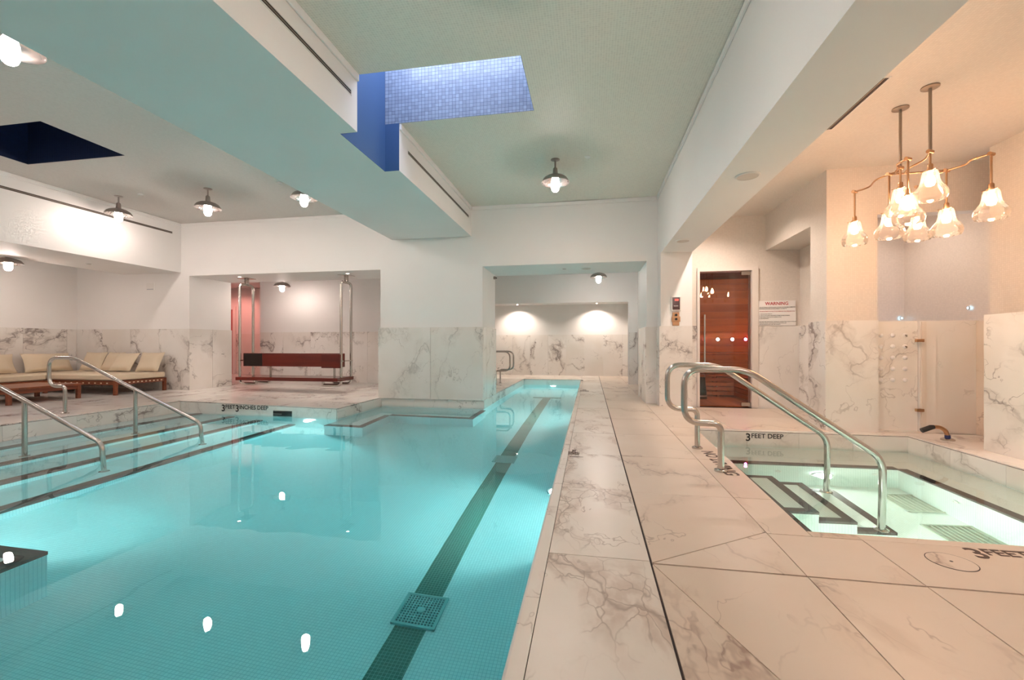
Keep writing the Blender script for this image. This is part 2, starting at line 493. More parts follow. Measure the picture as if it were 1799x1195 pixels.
# cornices
co = MB().box(1.165, 1.19, YR, YW, 3.63, CZ).box(-2.25, 1.165, YW - .03, YW, 3.63, CZ).box(-2.25, -2.225, YR, 3.945, 3.63, CZ).box(-2.25, -2.225, 4.905, YW - .03, 3.63, CZ)
struct(co.build('trim_1', P, None, False, .008))
co = MB().box(-8.82, -3.885, YW - .02, YW, 3.64, CZ).box(-8.82, -8.80, YR, YW - .02, 3.64, CZ)
struct(co.build('trim_2', P, None, False, .006))

# right-hand room: sauna wall, niche, pier, shower, right wall
T_ = M['wall_tile']
ws = MB()
ws.box(1.20, 1.784, 7.85, 7.99, -.05, 3.3)              # between pier and door
ws.box(1.784, 2.732, 7.85, 7.99, 2.345, 3.3)
ws.box(2.732, 3.5, 7.85, 7.99, -.05, 3.3)
ws.box(2.86, 3.0, 5.95, 6.35, -.05, 3.3)                 # pier side
ws.box(3.0, 3.41, 5.95, 6.35, -.05, 3.3)
ws.box(2.86, 3.41, 6.35, 7.85, 2.61, 3.3)                # header over niche
ws.box(3.38, 3.41, 6.35, 7.85, -.05, 2.61)               # niche right wall
wall_sauna = struct(ws.build('wall_sauna', T_))
pier = struct(MB().box(1.19, 1.70, 7.79, 7.86, -.03, 3.9).box(1.19, 1.26, 7.86, 8.2, -.03, 3.9).build('wall_pier', P))
panels(pier, 0, 7.79, -1, 1.165, 1.70, -.01, 1.37, [], M['marble'])
panels(wall_sauna, 0, 7.85, -1, 1.70, 1.784, -.01, 1.37, [], M['marble'])
panels(pier, 1, 1.19, -1, 7.765, YW - .025, -.01, 1.37, [], M['marble'])
panels(wall_sauna, 0, 7.85, -1, 2.735, 3.378, -.01, 1.36, [], M['marble_soft'])
panels(wall_sauna, 1, 3.38, -1, 6.35, 7.823, -.01, 1.36, [7.1], M['marble'])
panels(wall_sauna, 0, 5.95, -1, 2.835, 3.41, -.01, 1.345, [], M['marble_soft'])
panels(wall_sauna, 1, 2.86, -1, 5.925, 6.35, -.01, 1.345, [], M['marble'])

wsh = MB()
wsh.box(3.41, 5.0, 6.02, 6.12, -.05, 1.335)              # low wall under the shower opening
wsh.box(3.41, 5.0, 5.95, 6.10, 2.62, 3.3)                # header
wsh.box(4.78, 4.9, 6.10, 7.9, -.05, 3.3).box(3.41, 5.0, 7.7, 7.85, -.05, 3.3)
wall_shower = struct(wsh.build('wall_shower', T_))
panels(wall_shower, 0, 6.02, -1, 3.412, 3.86, .02, 1.335, [], M['marble_soft'], .03)
panels(wall_shower, 0, 6.02, -1, 3.86, 4.03, .0, 1.335, [], M['marble_soft'], .06)
panels(wall_shower, 0, 6.02, -1, 4.03, 4.47, .0, 1.335, [], M['marble_soft'], .045)
MB().box(3.412, 3.86, 5.94, 5.99, -.0, .02).build('threshold', M['marble_soft'], wall_shower)

wr = MB()
wr.box(XR, XR + .2, YR, 5.6, -.05, 3.3).box(XR + .02, 5.0, 5.5, 5.595, 1.33, 3.29)
wr.box(3.905, XR, YR, 5.13, -.05, 1.34).box(4.47, 4.6, 5.13, 6.02, -.05, 1.33).box(4.2, 4.6, 5.05, 5.13, -.05, 1.34)
wr.box(4.9, 5.4, YR, 9.2, -.05, 3.3)
wall_right = struct(wr.build('wall_right', T_))
panels(wall_right, 1, 3.905, -1, YR + .01, 5.13, -.01, 1.35, frange(-2.9, 5, 1.15), M['marble'])
panels(wall_right, 1, 4.47, -1, 5.14, 5.99, -.0, 1.33, [], M['marble_lamp_tint'])

# hall behind the back wall
wh = MB()
wh.box(-9.2, -4.3, 10.9, 11.0, -.05, 3.2).box(-4.4, -4.3, 11.0, 15.1, -.05, 3.2)
wh.box(-13.2, -9.2, 12.4, 12.5, -.05, 3.2).box(-13.2, -13.1, YT, 12.4, -.05, 3.2).box(-9.2, -9.1, 11.0, 12.4, -.05, 3.2)
wh.box(-13.2, XL - .2, YT - .1, YT, -.05, 3.2)
wh.box(-4.4, 1.6, 15.0, 15.1, -.05, 3.2)
wh.box(1.25, 1.35, YT, 15.0, -.05, 3.2)
wh.box(-4.3, 1.02, 12.0, 12.12, 2.22, 3.2)               # header before the far bay
wh.box(1.02, 1.25, 12.0, 12.12, -.05, 3.2)
wh.box(-4.3, 1.25, 12.12, 15.0, 2.42, 2.5)
wall_hall = struct(wh.build('wall_hall', P))
panels(wall_hall, 0, 10.9, -1, -9.18, -4.32, zl(-7) - .02, 1.40, [-8.45, -7.6, -6.75, -5.9, -5.05], M['marble'])
panels(wall_hall, 0, 15.0, -1, -4.2, 1.24, -.01, 1.39, frange(-3.9, 1.2, .62), M['marble'])
panels(wall_hall, 0, 12.0, -1, 1.02, 1.25, -.01, 1.38, [], M['marble'])
panels(wall_hall, 1, 1.02, -1, 12.0, 12.12, -.01, 2.22, [], M['plaster'], .01, 'reveal')
MB().box(-4.3, 1.02, 11.985, 12.0, 2.20, 2.27).build('reveal', P, wall_hall)
panels(wall_hall, 0, 12.4, -1, -13.0, -9.22, .05, 1.40, [-11.2, -10.3], M['marble'])
d2 = struct(MB().box(-12.3, -12.2, 12.33, 12.40, .08, 2.3).box(-11.42, -11.32, 12.33, 12.40, .08, 2.3).box(-12.2, -11.42, 12.33, 12.40, 2.2, 2.3).build('door_2', P))
MB().box(-12.2, -11.42, 12.36, 12.39, .1, 2.2).build('door_leaf', simple('red_door', (.45, .10, .09), .4), d2)

# ------------------------------------------------------------------ floor and deck slabs
base = MB()
def under(x0, x1, y0, y1):
    base.prism([(x0, y0), (x1, y0), (x1, y1), (x0, y1)], lambda x, y: zl(x) - .2, lambda x, y: zl(x) - .010)
slabs = []
def slab(poly, mat, gap=.0025, name='slab', th=.03, dz=None):
    cx = sum(p[0] for p in poly) / len(poly); cyy = sum(p[1] for p in poly) / len(poly)
    n = len(poly); out = []
    for i in range(n):      # inset each edge by gap
        a = Vector(poly[i - 1]); b = Vector(poly[i]); c = Vector(poly[(i + 1) % n])
        e1 = (b - a).normalized(); e2 = (c - b).normalized()
        n1 = Vector((-e1.y, e1.x)); n2 = Vector((-e2.y, e2.x))
        d = n1 + n2; k = gap / max(.2, (1 + n1.dot(n2)))
        out.append(tuple(b + d * k))
    h = random.uniform(-.0008, .0008) if dz is None else dz
    slabs.append((out, mat, name, h, th))
def grid(xs, ys, mat, gap=.0025, name='slab'):
    for x0, x1 in zip(xs, xs[1:]):
        for y0, y1 in zip(ys, ys[1:]):
            slab([(x0, y0), (x1, y0), (x1, y1), (x0, y1)], mat, gap, name)
MD, MW, MV = M['marble_deck'], M['marble_lamp_tint'], M['marble']
YA = [-4., -2.9, -1.88, -.86, .16, 1.18, 2.20, 3.24, 4.25, 5.27, 6.30, 7.32, 8.34, 9.4, 10.4, 11.4, 12.4, 13.25]
for y0, y1 in zip(YA, YA[1:]):
    slab([(-.265, y0 - .4), (-.205, y0 - .4), (-.205, y1 - .4), (-.265, y1 - .4)], MD, .0012, 'coping')
    slab([(-.205, y0), (.2865, y0), (.2865, y1), (-.205, y1)], MD, .0022)
grid([-4.3, -2.01, -.265, .2865], [13.25, 14.1, 15.0], MD)
YB = [2.185, 3.21, 4.24, 5.27, 6.35, 7.4, 8.45, 9.5, 10.6, 11.7, 12.8, 13.9, 15.0]
slab([(.2935, 2.185), (.97, 2.655), (.97, 3.21), (.2935, 3.21)], MW)
slab([(.2935, 2.184), (.97, 2.184), (.97, 2.655)], MW)
for y0, y1 in zip(YB[1:], YB[2:]): slab([(.2935, y0), (.97, y0), (.97, y1), (.2935, y1)], MW)
slab([(.97, 7.77), (1.164, 7.77), (1.164, 8.104), (.97, 8.104)], MW)
slab([(.97, 8.104), (1.0, 8.104), (1.0, 8.45), (.97, 8.45)], MW, .0005)
grid([.97, 1.25], [8.45, 9.5, 10.6, 12.0], MW)
grid([.97, 1.25], [12.0, 13.3, 15.0], MW)
# near rows, this side of the wide cross joint
slab([(.2935, 2.177), (.2935, .5), (.97, .60)], MW)
slab([(.2935, 2.177), (.97, .60), (.97, 2.177)], MW)
for y0, y1 in ((-4., -2.3), (-2.3, -.9), (-.9, .5)): slab([(.2935, y0), (.97, y0), (.97, y1 + (.10 if y1 == .5 else 0)), (.2935, y1)], MW)
grid([.97, 1.44, 2.45, 3.905], [-4., -2.3, -.9, .6, 2.177], MW)
# around the tub
slab([(.97, 2.184), (1.44, 2.184), (1.44, 2.64), (.97, 2.64)], MW)
slab([(1.44, 2.184), (2.45, 2.184), (2.45, 2.64), (1.44, 2.64)], MW)
slab([(2.45, 2.184), (3.905, 2.184), (3.905, 2.64), (2.45, 2.64)], MW)
grid([1.20, 1.44, 2.2, 3.0, 3.61], [2.64, 2.71], MW, .0012, 'coping')
slab([(.97, 2.64), (1.2, 2.64), (1.2, 2.71), (1.217, 3.22), (.97, 3.22)], MW)
slab([(.97, 3.22), (1.217, 3.22), (1.251, 4.24), (.97, 4.24)], MW)
slab([(.97, 4.24), (1.251, 4.24), (1.285, 5.27), (.97, 5.27)], MW)
slab([(.97, 5.27), (1.285, 5.27), (1.31, 5.75), (1.31, 5.83), (.97, 5.83)], MW)
grid([1.31, 1.62, 1.93, 2.4, 2.84, 3.2, 3.61], [5.75, 5.83], M['marble_soft'], .0012, 'coping')
grid([3.61, 3.88], [2.64, 3.5, 4.35, 5.13], M['marble_soft'])
slab([(3.61, 5.13), (4.44, 5.13), (4.44, 5.83), (3.61, 5.83)], M['marble_soft'])
slab([(2.84, 5.83), (4.44, 5.83), (4.44, 5.96), (2.84, 5.96)], M['marble_soft'])
grid([.97, 1.75, 2.84], [5.83, 6.85, 7.77], MW)
grid([2.84, 3.36], [6.35, 7.1, 7.83], MW)
# left terrace and swing floor
VS = M['marble_soft']
grid([-11.64, -10.8, -9.95, -9.1, -8.2, -7.33], [-4., -3., -2., -1., 0., 1., 2., 3., 4., 5., 5.83, 6.68], MV)
for y0, y1 in zip(frange(-3, 6.9, .97), frange(-3, 6.9, .97)[1:] + [6.68]):
    if y1 > y0: slab([(-7.33, y0), (-7.27, y0), (-7.27, y1), (-7.33, y1)], MV, .0012, 'coping')
grid([-11.64, -10.8, -9.95, -9.1, -8.2, -7.27], [6.68, 7.4, YW - .02], MV)
slab([(-7.27, 6.68), (-6.2, 6.643), (-6.2, 7.4), (-7.27, 7.4)], MV)
slab([(-6.2, 6.643), (-5.15, 6.606), (-5.15, 7.4), (-6.2, 7.4)], MV)
slab([(-5.15, 6.606), (-4.11, 6.57), (-4.11, 7.4), (-5.15, 7.4)], MV)
grid([-7.27, -6.2, -5.15, -4.11], [7.4, YW], MV)
grid([-8.58, -7.27, -6.2, -5.15, -4.16], [YW, YT], MV)
grid([-13.1, -11.6, -10.4, -9.2], [YT, 10.9, 12.37], MV)
grid([-9.2, -8.3, -7.27, -6.2, -5.15, -4.3], [YT, 10.87], MV)
grid([-4.3, -3.1, -2.01], [YT, 10.9, 12.1, 13.25], MV)
grid([-7.27, -5.6, -3.9, -2.1, -.265], [-4., -3.], MV)
for r in ((-7.27, -.265, -4, -3), (-.265, 3.92, -4, 2.184), (-.265, .98, 2.184, 15), (.97, 1.3, 7.7, 15), (.97, 1.2, 2.184, 2.71), (1.2, 3.92, 2.184, 2.71), (.97, 1.2, 2.71, 5.75), (3.61, 3.92, 2.71, 5.75), (.97, 4.46, 5.75, 7.85),
          (3.88, 4.46, 5.1, 5.75), (XL, -7.27, -4, 6.68), (XL, -8.0, 6.68, YW), (-8.7, -4.13, YW, YT), (-13.1, -4.11, YT, 15), (-4.11, -2.01, YT, 15), (-2.01, -.265, 13.25, 15), (1.6, 3.6, 7.8, 10.2)):
    under(*r)
base.prism([(-8.0, 6.70), (-7.27, 6.68), (-4.11, 6.57), (-4.11, YW), (-8.0, YW)], lambda x, y: zl(x) - .2, lambda x, y: zl(x) - .010)
floor = struct(base.build('floor', M['grout']))
for poly, mat, name, h, th in slabs:
    MB().prism(poly, lambda x, y: zl(x) + h - th, lambda x, y: zl(x) + h).build(name, mat, floor)

# ------------------------------------------------------------------ pool basin, steps, benches, water
def shell(poly, zb, zt, name, mat):
    n = len(poly)
    v = [(x, y, zb) for x, y in poly] + [(x, y, zt) for x, y in poly]
    f = [tuple(range(n))] + [(i, (i + 1) % n, n + (i + 1) % n, n + i) for i in range(n)]
    return struct(MB().add(v, f).build(name, mat))
PF, TF = -1.13, -1.07
basin = shell(POOL, PF, -.035, 'pool_basin', M['pool_tile'])
def band(parent, poly, zb, step, mat, skip=()):
    n = len(poly)
    for i in range(n):
        if i in skip: continue
        a = Vector(poly[i]); b = Vector(poly[(i + 1) % n]); L = (b - a).length; d = (b - a) / L
        nn = Vector((-d.y, d.x))
        k = max(1, round(L / step))
        for j in range(k):
            p = a + d * (L * j / k + .0015); q = a + d * (L * (j + 1) / k - .0015)
            MB().prism([tuple(p), tuple(q), tuple(q + nn * .012), tuple(p + nn * .012)], zb, lambda x, y: zl(x) - .014).build('band_tile', mat, parent)
band(basin, POOL, -.30, .78, M['marble'], (5,))
band(basin, POOL, -.30, .78, M['marble_soft'], (0, 1, 2, 3, 4, 6, 7))

steps = struct(empty('pool_steps', (0, 0, 0)), 'four wide submerged steps along the left of the pool')
SX = [-7.27, -6.78, -6.10, -5.53, -4.89]; SZ = [-.20, -.42, -.65, -.88]
for k in range(4):
    yb = 6.68 - (SX[k + 1] + 7.27) * .035
    MB().prism([(SX[k], -3.), (SX[k + 1], -3.), (SX[k + 1], yb), (SX[k], 6.68 - (SX[k] + 7.27) * .035)], PF - .02, SZ[k]).build('step', M['pool_tile'], steps)
    MB().box(SX[k + 1] - .115, SX[k + 1] + .004, -3., yb - .01, SZ[k] - .09, SZ[k] + .003).build('nosing', M['black_tile'], steps)

def nosed_block(name, poly, z, zb, mat, edges, w=.10, label=None, parent=None):
    o = MB().prism(poly, zb, z).build(name, mat, parent)
    if not parent: struct(o, label)
    n = len(poly)
    for i in edges:
        a = Vector(poly[i]); b = Vector(poly[(i + 1) % n]); d = (b - a).normalized(); nn = Vector((-d.y, d.x))
        p = a - nn * .004; q = b - nn * .004
        MB().prism([tuple(p), tuple(q), tuple(q + nn * w), tuple(p + nn * w)], z - .05, z + .003 + .0004 * i).build('nosing', M['black_tile'], parent or o)
    return o
nosed_block('pool_bench', [(-4.11, 6.22), (-3.45, 6.20), (-3.53, 7.30), (-1.97, 7.22), (-1.97, YW), (-4.11, YW)], -.45, PF - .02, M['pool_tile'], [0, 1, 2, 3], .10, 'submerged bench around the column foot')
nosed_block('pool_bench', [(-5.4, -.5), (-3.37, -.5), (-3.37, 2.19), (-5.4, 2.19)], -.45, PF - .02, M['pool_tile'], [1, 2], .12, 'submerged bench corner at the left edge')
MB().box(-1.17, -.97, -2.5, 10.9, PF - .01, PF + .002).build('lane_line', M['green_tile'], basin)
MB().box(-1.42, -.72, 10.9, 11.1, PF - .01, PF + .002).build('lane_line', M['green_tile'], basin)

def water_body(name, poly, zb, mat, grow, label, cat):
    n = len(poly); out = []
    for i in range(n):
        a = Vector(poly[i - 1]); b = Vector(poly[i]); c = Vector(poly[(i + 1) % n])
        e1 = (b - a).normalized(); e2 = (c - b).normalized()
        d = Vector((e1.y, -e1.x)) + Vector((e2.y, -e2.x))
        out.append(tuple(b + d * grow / max(.2, 1 + Vector((e1.y, -e1.x)).dot(Vector((e2.y, -e2.x))))))
    o = MB().prism(out, zb, ZW).build(name, mat)
    return tag(o, label, cat, kind='stuff')
water_body('pool_water', POOL, PF - .03, M['water'], .006, 'calm turquoise water filling the long swimming pool', 'water')

tub = shell(TUB, TF, -.035, 'tub_basin', M['tub_tile'])
band(tub, TUB, -.30, .62, M['marble_soft'])
bz = -.35
nosed_block('tub_bench', [(1.20, 2.71), (1.49, 2.71), (1.49, 5.02), (3.06, 5.02), (3.06, 2.71), (3.61, 2.71), (3.61, 5.75), (1.31, 5.75)], bz, TF - .02, M['tub_tile'], [1, 2, 3], .085, 'submerged bench around the hot tub')
tsx = [1.49, 1.785, 2.055, 2.33]; tsz = [-.53, -.71, -.89]
ts = struct(empty('tub_steps', (0, 0, 0)), 'three small submerged steps into the hot tub')
for k in range(3):
    nosed_block('step', [(tsx[k], 3.83), (tsx[k + 1], 3.83), (tsx[k + 1], 4.74), (tsx[k], 4.74)], tsz[k], TF - .02, M['tub_tile'], [0, 1, 2], .075, parent=ts)
water_body('tub_water', TUB, TF - .03, M['tubwater'], .006, 'pale green water filling the square hot tub', 'water')

# underwater lamps
def pool_lamp(loc, d, watts, label, r=.095, cone=165, grp='underwater lamps'):
    d = Vector(d).normalized(); q = d.to_track_quat('Z', 'Y').to_matrix().to_4x4()
    e = empty('underwater_lamp', loc); tag(e, label, 'lamp', grp)
    MB().lathe([(r, -.004), (r + .02, -.004), (r + .02, .012), (r, .016)], closed=True).xf(q).build('ring', M['chrome'], e, True)
    MB().lathe([(.001, .008), (r * .6, .007), (r, .002)]).xf(q).build('lens', M['pool_lens'], e, True)
    light('underwater_glow', 'SPOT', d * .05, watts, (1., .97, .90), e, .06, d, math.radians(cone), .6)
    return e
pool_lamp((-4.62, 6.575, -.47), (0, -1, -.55), POOL_W * 1.3, 'glowing underwater lamp below the swing terrace')
pool_lamp((-1.10, 13.235, -.50), (0, -1, -.5), POOL_W, 'glowing underwater lamp at the far end of the lap lane')
pool_lamp((-.285, 3.9, -.5), (-.75, 0, -1), POOL_W * .7, 'underwater lamp in the right wall below the deck', cone=110)
pool_lamp((-.285, 8.3, -.55), (-1, 0, -.2), POOL_W * .7, 'underwater lamp in the right wall beside the column')
pool_lamp((-.285, -.6, -.55), (-1, 0, -.2), POOL_W * .4, 'underwater lamp in the right wall nearest the camera')
pool_lamp((-4.3, 2.21, -.72), (-.1, 1, -.15), POOL_W * .6, 'underwater lamp in the end of the submerged bench')
pool_lamp((2.36, 5.005, -.68), (0, -1, -.12), TUB_W, 'glowing underwater lamp in the far wall of the hot tub', .085)
pool_lamp((1.51, 3.2, -.7), (1, 0, -.1), TUB_W, 'underwater lamp in the near side of the hot tub', .085)

# ------------------------------------------------------------------ ceiling lamps
def barn_lamp(loc, label, e_mat=None, group='metal dish lamps hanging from the ceilings'):
    e = empty('dish_lamp', loc); tag(e, label, 'lamp', group)
    if not barn_lamp.proto:
        a = MB().lathe([(.001, -.016), (.045, -.016), (.065, -.006), (.065, 0.), (.001, 0.)], n=20).build('canopy', M['gun'], e, True)
        b = MB().tube([(0, 0, -.01), (0, 0, -.125)], .0125, 12).build('stem', M['gun'], e, True)
        c = MB().lathe([(.001, -.118), (.020, -.118), (.031, -.130), (.040, -.235), (.001, -.235)], n=20).build('socket', M['gun'], e, True)
        d = MB().lathe([(.036, -.225), (.085, -.231), (.130, -.246), (.165, -.270), (.188, -.302), (.199, -.328), (.199, -.333)], n=40).build('dish', M['gun'], e, True)
        f = MB().lathe([(.034, -.231), (.084, -.237), (.128, -.251), (.162, -.275), (.184, -.306), (.194, -.330), (.199, -.333)], n=40).build('reflector', M['dish_in'], e, True)
        g = MB().lathe([(.030, -.236), (.045, -.265), (.056, -.31), (.059, -.37), (.056, -.41), (.046, -.44), (.028, -.458), (.001, -.465)], n=24).build('bulb', M['bulb'], e, True)
        barn_lamp.proto = [a, b, c, d, f, g]
    else:
        for o in barn_lamp.proto:
            k = o.copy(); COL.objects.link(k); k.parent = e
    return e
barn_lamp.proto = None
barn_lamp((-.49, 6.25, CZ), 'metal dish lamp hanging from the centre ceiling beyond the blue skylight')
barn_lamp((-8.28, 6.42, CZ), 'metal dish lamp hanging over the left terrace beside the slotted soffit')
barn_lamp((-6.39, 6.38, CZ), 'metal dish lamp hanging in the middle of the left ceiling')
barn_lamp((-4.46, 6.22, CZ), 'metal dish lamp with its stem hidden behind the centre beam edge')
barn_lamp((-4.46, 2.66, CZ), 'large cropped dish lamp at the top left corner of the picture')
barn_lamp((-10.43, 6.2, 2.86), 'dish lamp in the low alcove over the sofa, cut by the left picture edge')
barn_lamp((-7.8, 10.0, 2.88), 'small dish lamp seen through the swing opening')
barn_lamp((.20, 10.55, 2.98), 'small dish lamp seen through the far opening above the lap lane')
for x, y, lab in ((-.49, 2.66, 'metal dish lamp above the lap lane on the near side of the blue skylight'), (-6.39, 2.66, 'metal dish lamp above the pool steps on the near side of the dark skylight'),
                  (-8.28, 2.66, 'metal dish lamp beside the slotted soffit on the near side of the dark skylight'), (-.49, -1., 'added metal dish lamp giving fill above the lap lane behind the camera'),
                  (-4.46, -1., 'added metal dish lamp giving fill beside the centre beam behind the camera'), (-6.39, -1., 'added metal dish lamp giving fill in the middle of the left ceiling behind the camera'),
                  (-8.28, -1., 'added metal dish lamp giving fill beside the slotted soffit behind the camera'), (2.8, 1.1, 'added unseen dish lamp on the tiled ceiling just nearer than the chandelier'),
                  (2.8, -1.6, 'added unseen dish lamp on the tiled ceiling behind the camera')):
    barn_lamp((x, y, CZ if x < 1 else 3.2), lab)  # behind-camera row and right-hand pair are unseen, added for fill light

# ------------------------------------------------------------------ glass bell chandelier
ch = empty('chandelier', (2.79, 4.36, 3.2)); tag(ch, 'brass chandelier with eight clear glass bell shades above the hot tub', 'chandelier')
def cpart(mb, name, mat, parent=ch, smooth=True):
    o = mb.xf(Matrix.Translation((-2.79, -4.36, -3.2))).build(name, mat, parent, smooth); return o
ZN = 2.66
for x, y in ((2.79, 4.19), (2.775, 4.52)):
    cpart(MB().lathe([(.001, 0.), (.062, 0.), (.062, -.010), (.05, -.016), (.001, -.016)], (x, y, 3.2), 24), 'canopy', M['bronze'])
    cpart(MB().tube([(x, y, 3.19), (x, y, ZN)], .0115, 12), 'rod', M['bronze'])
nodes = dict(n1=(2.74, 5.15), n2=(2.78, 4.68), n3=(2.71, 4.32), r1=(2.775, 4.52), r2=(2.79, 4.19), n7=(3.24, 4.67), n8=(3.29, 5.11), n9=(3.33, 4.33))
def N3(k, dz=0): return (nodes[k][0], nodes[k][1], ZN + dz)
arms = [[N3('n1'), (2.80, 5.02, ZN), (2.75, 4.82, ZN), N3('n2')], [N3('n2'), (2.82, 4.58, ZN), (2.70, 4.44, ZN), N3('n3')],
        [N3('n2'), (2.95, 4.68, ZN), (3.1, 4.675, ZN), N3('n7')], [N3('n7'), (3.30, 4.55, ZN), (3.27, 4.44, ZN), N3('n9')],
        [N3('n7'), (3.22, 4.82, ZN), (3.32, 4.98, ZN), N3('n8')], [(2.90, 4.68, ZN), (2.86, 4.52, ZN), (2.86, 4.36, ZN), N3('r2')],
        [(2.83, 4.68, ZN), (2.79, 4.6, ZN), N3('r1')]]
for a in arms: cpart(MB().tube(smooth_path(a), .0085, 10), 'arm', M['brass'])
for k in nodes:
    x, y = nodes[k]
    cpart(MB().tube([(x - .024, y - .012, ZN), (x + .024, y + .012, ZN)], .016, 12), 'knuckle', M['brass'])
prof = [(.034, 0.), (.048, -.006), (.055, -.03), (.060, -.075), (.070, -.110), (.092, -.140), (.110, -.170), (.115, -.198), (.110, -.226), (.101, -.243)]
for k, zs in dict(n1=2.345, n2=2.30, n3=2.345, r1=2.47, r2=2.50, n7=2.305, n8=2.36, n9=2.355).items():
    x, y = nodes[k]
    pd = cpart(MB().tube([(x, y, ZN), (x, y, zs + .05)], .0085, 10).lathe([(.001, .055), (.016, .055), (.020, .045), (.020, .012), (.030, .010), (.030, -.006), (.001, -.006)], (x, y, zs), 18), 'pendant', M['brass'])
    for a in (0, 2 * PI / 3, 4 * PI / 3):
        ca, sa = math.cos(a + .5), math.sin(a + .5)
        cpart(MB().tube([(x + .03 * ca, y + .03 * sa, zs + .0), (x + .062 * ca, y + .062 * sa, zs + .0)], .0035, 8), 'screw', M['brass'], pd)
    cpart(MB().lathe(prof, (x, y, zs), 32), 'glass_shade', M['shade'], pd)
    cpart(MB().lathe([(.001, -.012), (.014, -.014), (.018, -.04), (.030, -.07), (.034, -.095), (.026, -.122), (.001, -.132)], (x, y, zs), 18), 'bulb', M['pbulb'], pd)

# ------------------------------------------------------------------ handrails
def rail(name, pts, r, feet, label, group, extra=None, rad=.09):
    o = empty(name, pts[0]); tag(o, label, 'handrail', group)
    off = Matrix.Translation((-pts[0][0], -pts[0][1], -pts[0][2]))
    MB().tube(fillet(pts, rad, 8), r, 16).xf(off).build('tube', M['steel'], o, True)
    if extra: MB().tube(extra, r, 16).xf(off).build('post', M['steel'], o, True)
    for (x, y, z) in feet:
        MB().lathe([(r * .9, .024), (r * 1.25, .024), (r * 2.0, .014), (r * 2.0, 0.), (r * .9, 0.)], (x, y, z), 20).xf(off).build('flange', M['steel'], o, True)
    return o
for Y, lab in ((3.87, 'steel handrail of the hot tub nearest the camera'), (4.68, 'steel handrail of the hot tub behind the nearer one')):
    pts = [(1.07, Y, 0.), (1.07, Y, .395), (.78, Y, .395), (.78, Y, .845), (1.27, Y, .845), (2.255, Y, .155), (2.245, Y, -.89)]
    rail('tub_handrail', pts, .026, [(1.07, Y, 0.), (2.245, Y, -.89)], lab, 'hot tub handrails', rad=[0, .07, .16, .14, .12, .10, 0])
for Y, lab in ((5.10, 'steel pool handrail standing by the coffee table'), (3.88, 'steel pool handrail cut by the left picture edge')):
    z0 = zl(-7.52)
    pts = [(-7.52, Y, z0), (-7.52, Y, .445), (-7.81, Y, .445), (-7.81, Y, .86), (-7.36, Y, .86), (-5.22, Y, -.02), (-5.19, Y, SZ[3])]
    rail('pool_handrail', pts, .024, [(-7.52, Y, z0), (-6.29, Y, SZ[1]), (-5.19, Y, SZ[3])], lab, 'pool step handrails',
         [(-6.29, Y, SZ[1]), (-6.29, Y, .42)], rad=[0, .07, .16, .14, .10, .09, 0])
for Y, lab in ((11.15, 'small looped grab rail behind the column, the nearer of two'), (11.7, 'small looped grab rail behind the column, the farther of two')):
    pts = [(-2.42, Y, 0.), (-2.42, Y, .37), (-2.05, Y, .37), (-2.05, Y, .87), (-2.9, Y, .87), (-3.3, Y, .55), (-3.3, Y, 0)]
    rail('grab_rail', pts, .021, [(-2.42, Y, 0.), (-3.3, Y, 0.)], lab, 'grab rails behind the column', rad=[0, .05, .16, .16, .1, .1, 0])

# ------------------------------------------------------------------ daybeds, table, cushions
def pillow(name, w, h, t, Mx, label):
    n = 14; mb = MB()
    for side in (1, -1):
        v = []; f = []
        for i in range(n + 1):
            for j in range(n + 1):
                a, b = -1 + 2 * i / n, -1 + 2 * j / n
                th = t / 2 * math.sqrt(max(0, (1 - a ** 4) * (1 - b ** 4)))
                th *= 1 + .06 * math.sin(3.1 * a + 2 * b) + .05 * math.sin(5 * b - a)
                v.append((w / 2 * a * (1 - .07 * (1 - b * b)), h / 2 * b * (1 - .07 * (1 - a * a)), side * th))
        for i in range(n):
            for j in range(n):
                q = i * (n + 1) + j
                f.append((q, q + 1, q + n + 2, q + n + 1))
        mb.add(v, f)
    o = empty(name, Mx.to_translation()); tag(o, label, 'cushion', 'cream cushions on the daybeds')
    L = Matrix.Translation(-Mx.to_translation()) @ Mx
    me = MB(); me.v, me.f = mb.v, mb.f
    c = me.xf(L).build('cover', M['fabric'], o, True)
    for p in c.data.polygons: p.use_smooth = True
    ed = []
    for a, b in ((-1, -1), (1, -1), (1, 1), (-1, 1)):
        ed.append((a, b))
    path = []
    for k in range(4):
        (a0, b0), (a1, b1) = ed[k], ed[(k + 1) % 4]
        for q in range(8):
            s = q / 8; a = a0 + (a1 - a0) * s; b = b0 + (b1 - b0) * s
            path.append((w / 2 * a * (1 - .07 * (1 - b * b)), h / 2 * b * (1 - .07 * (1 - a * a)), 0))
    path.append(path[0])
    MB().tube(path, .004, 6).xf(L).build('piping', M['fabric'], o, True)
    return o
def soft_box(x0, x1, y0, y1, z0, z1, name, parent, mat):
    return MB().box(x0, x1, y0, y1, z0, z1).build(name, mat, parent, True, .035, 4)
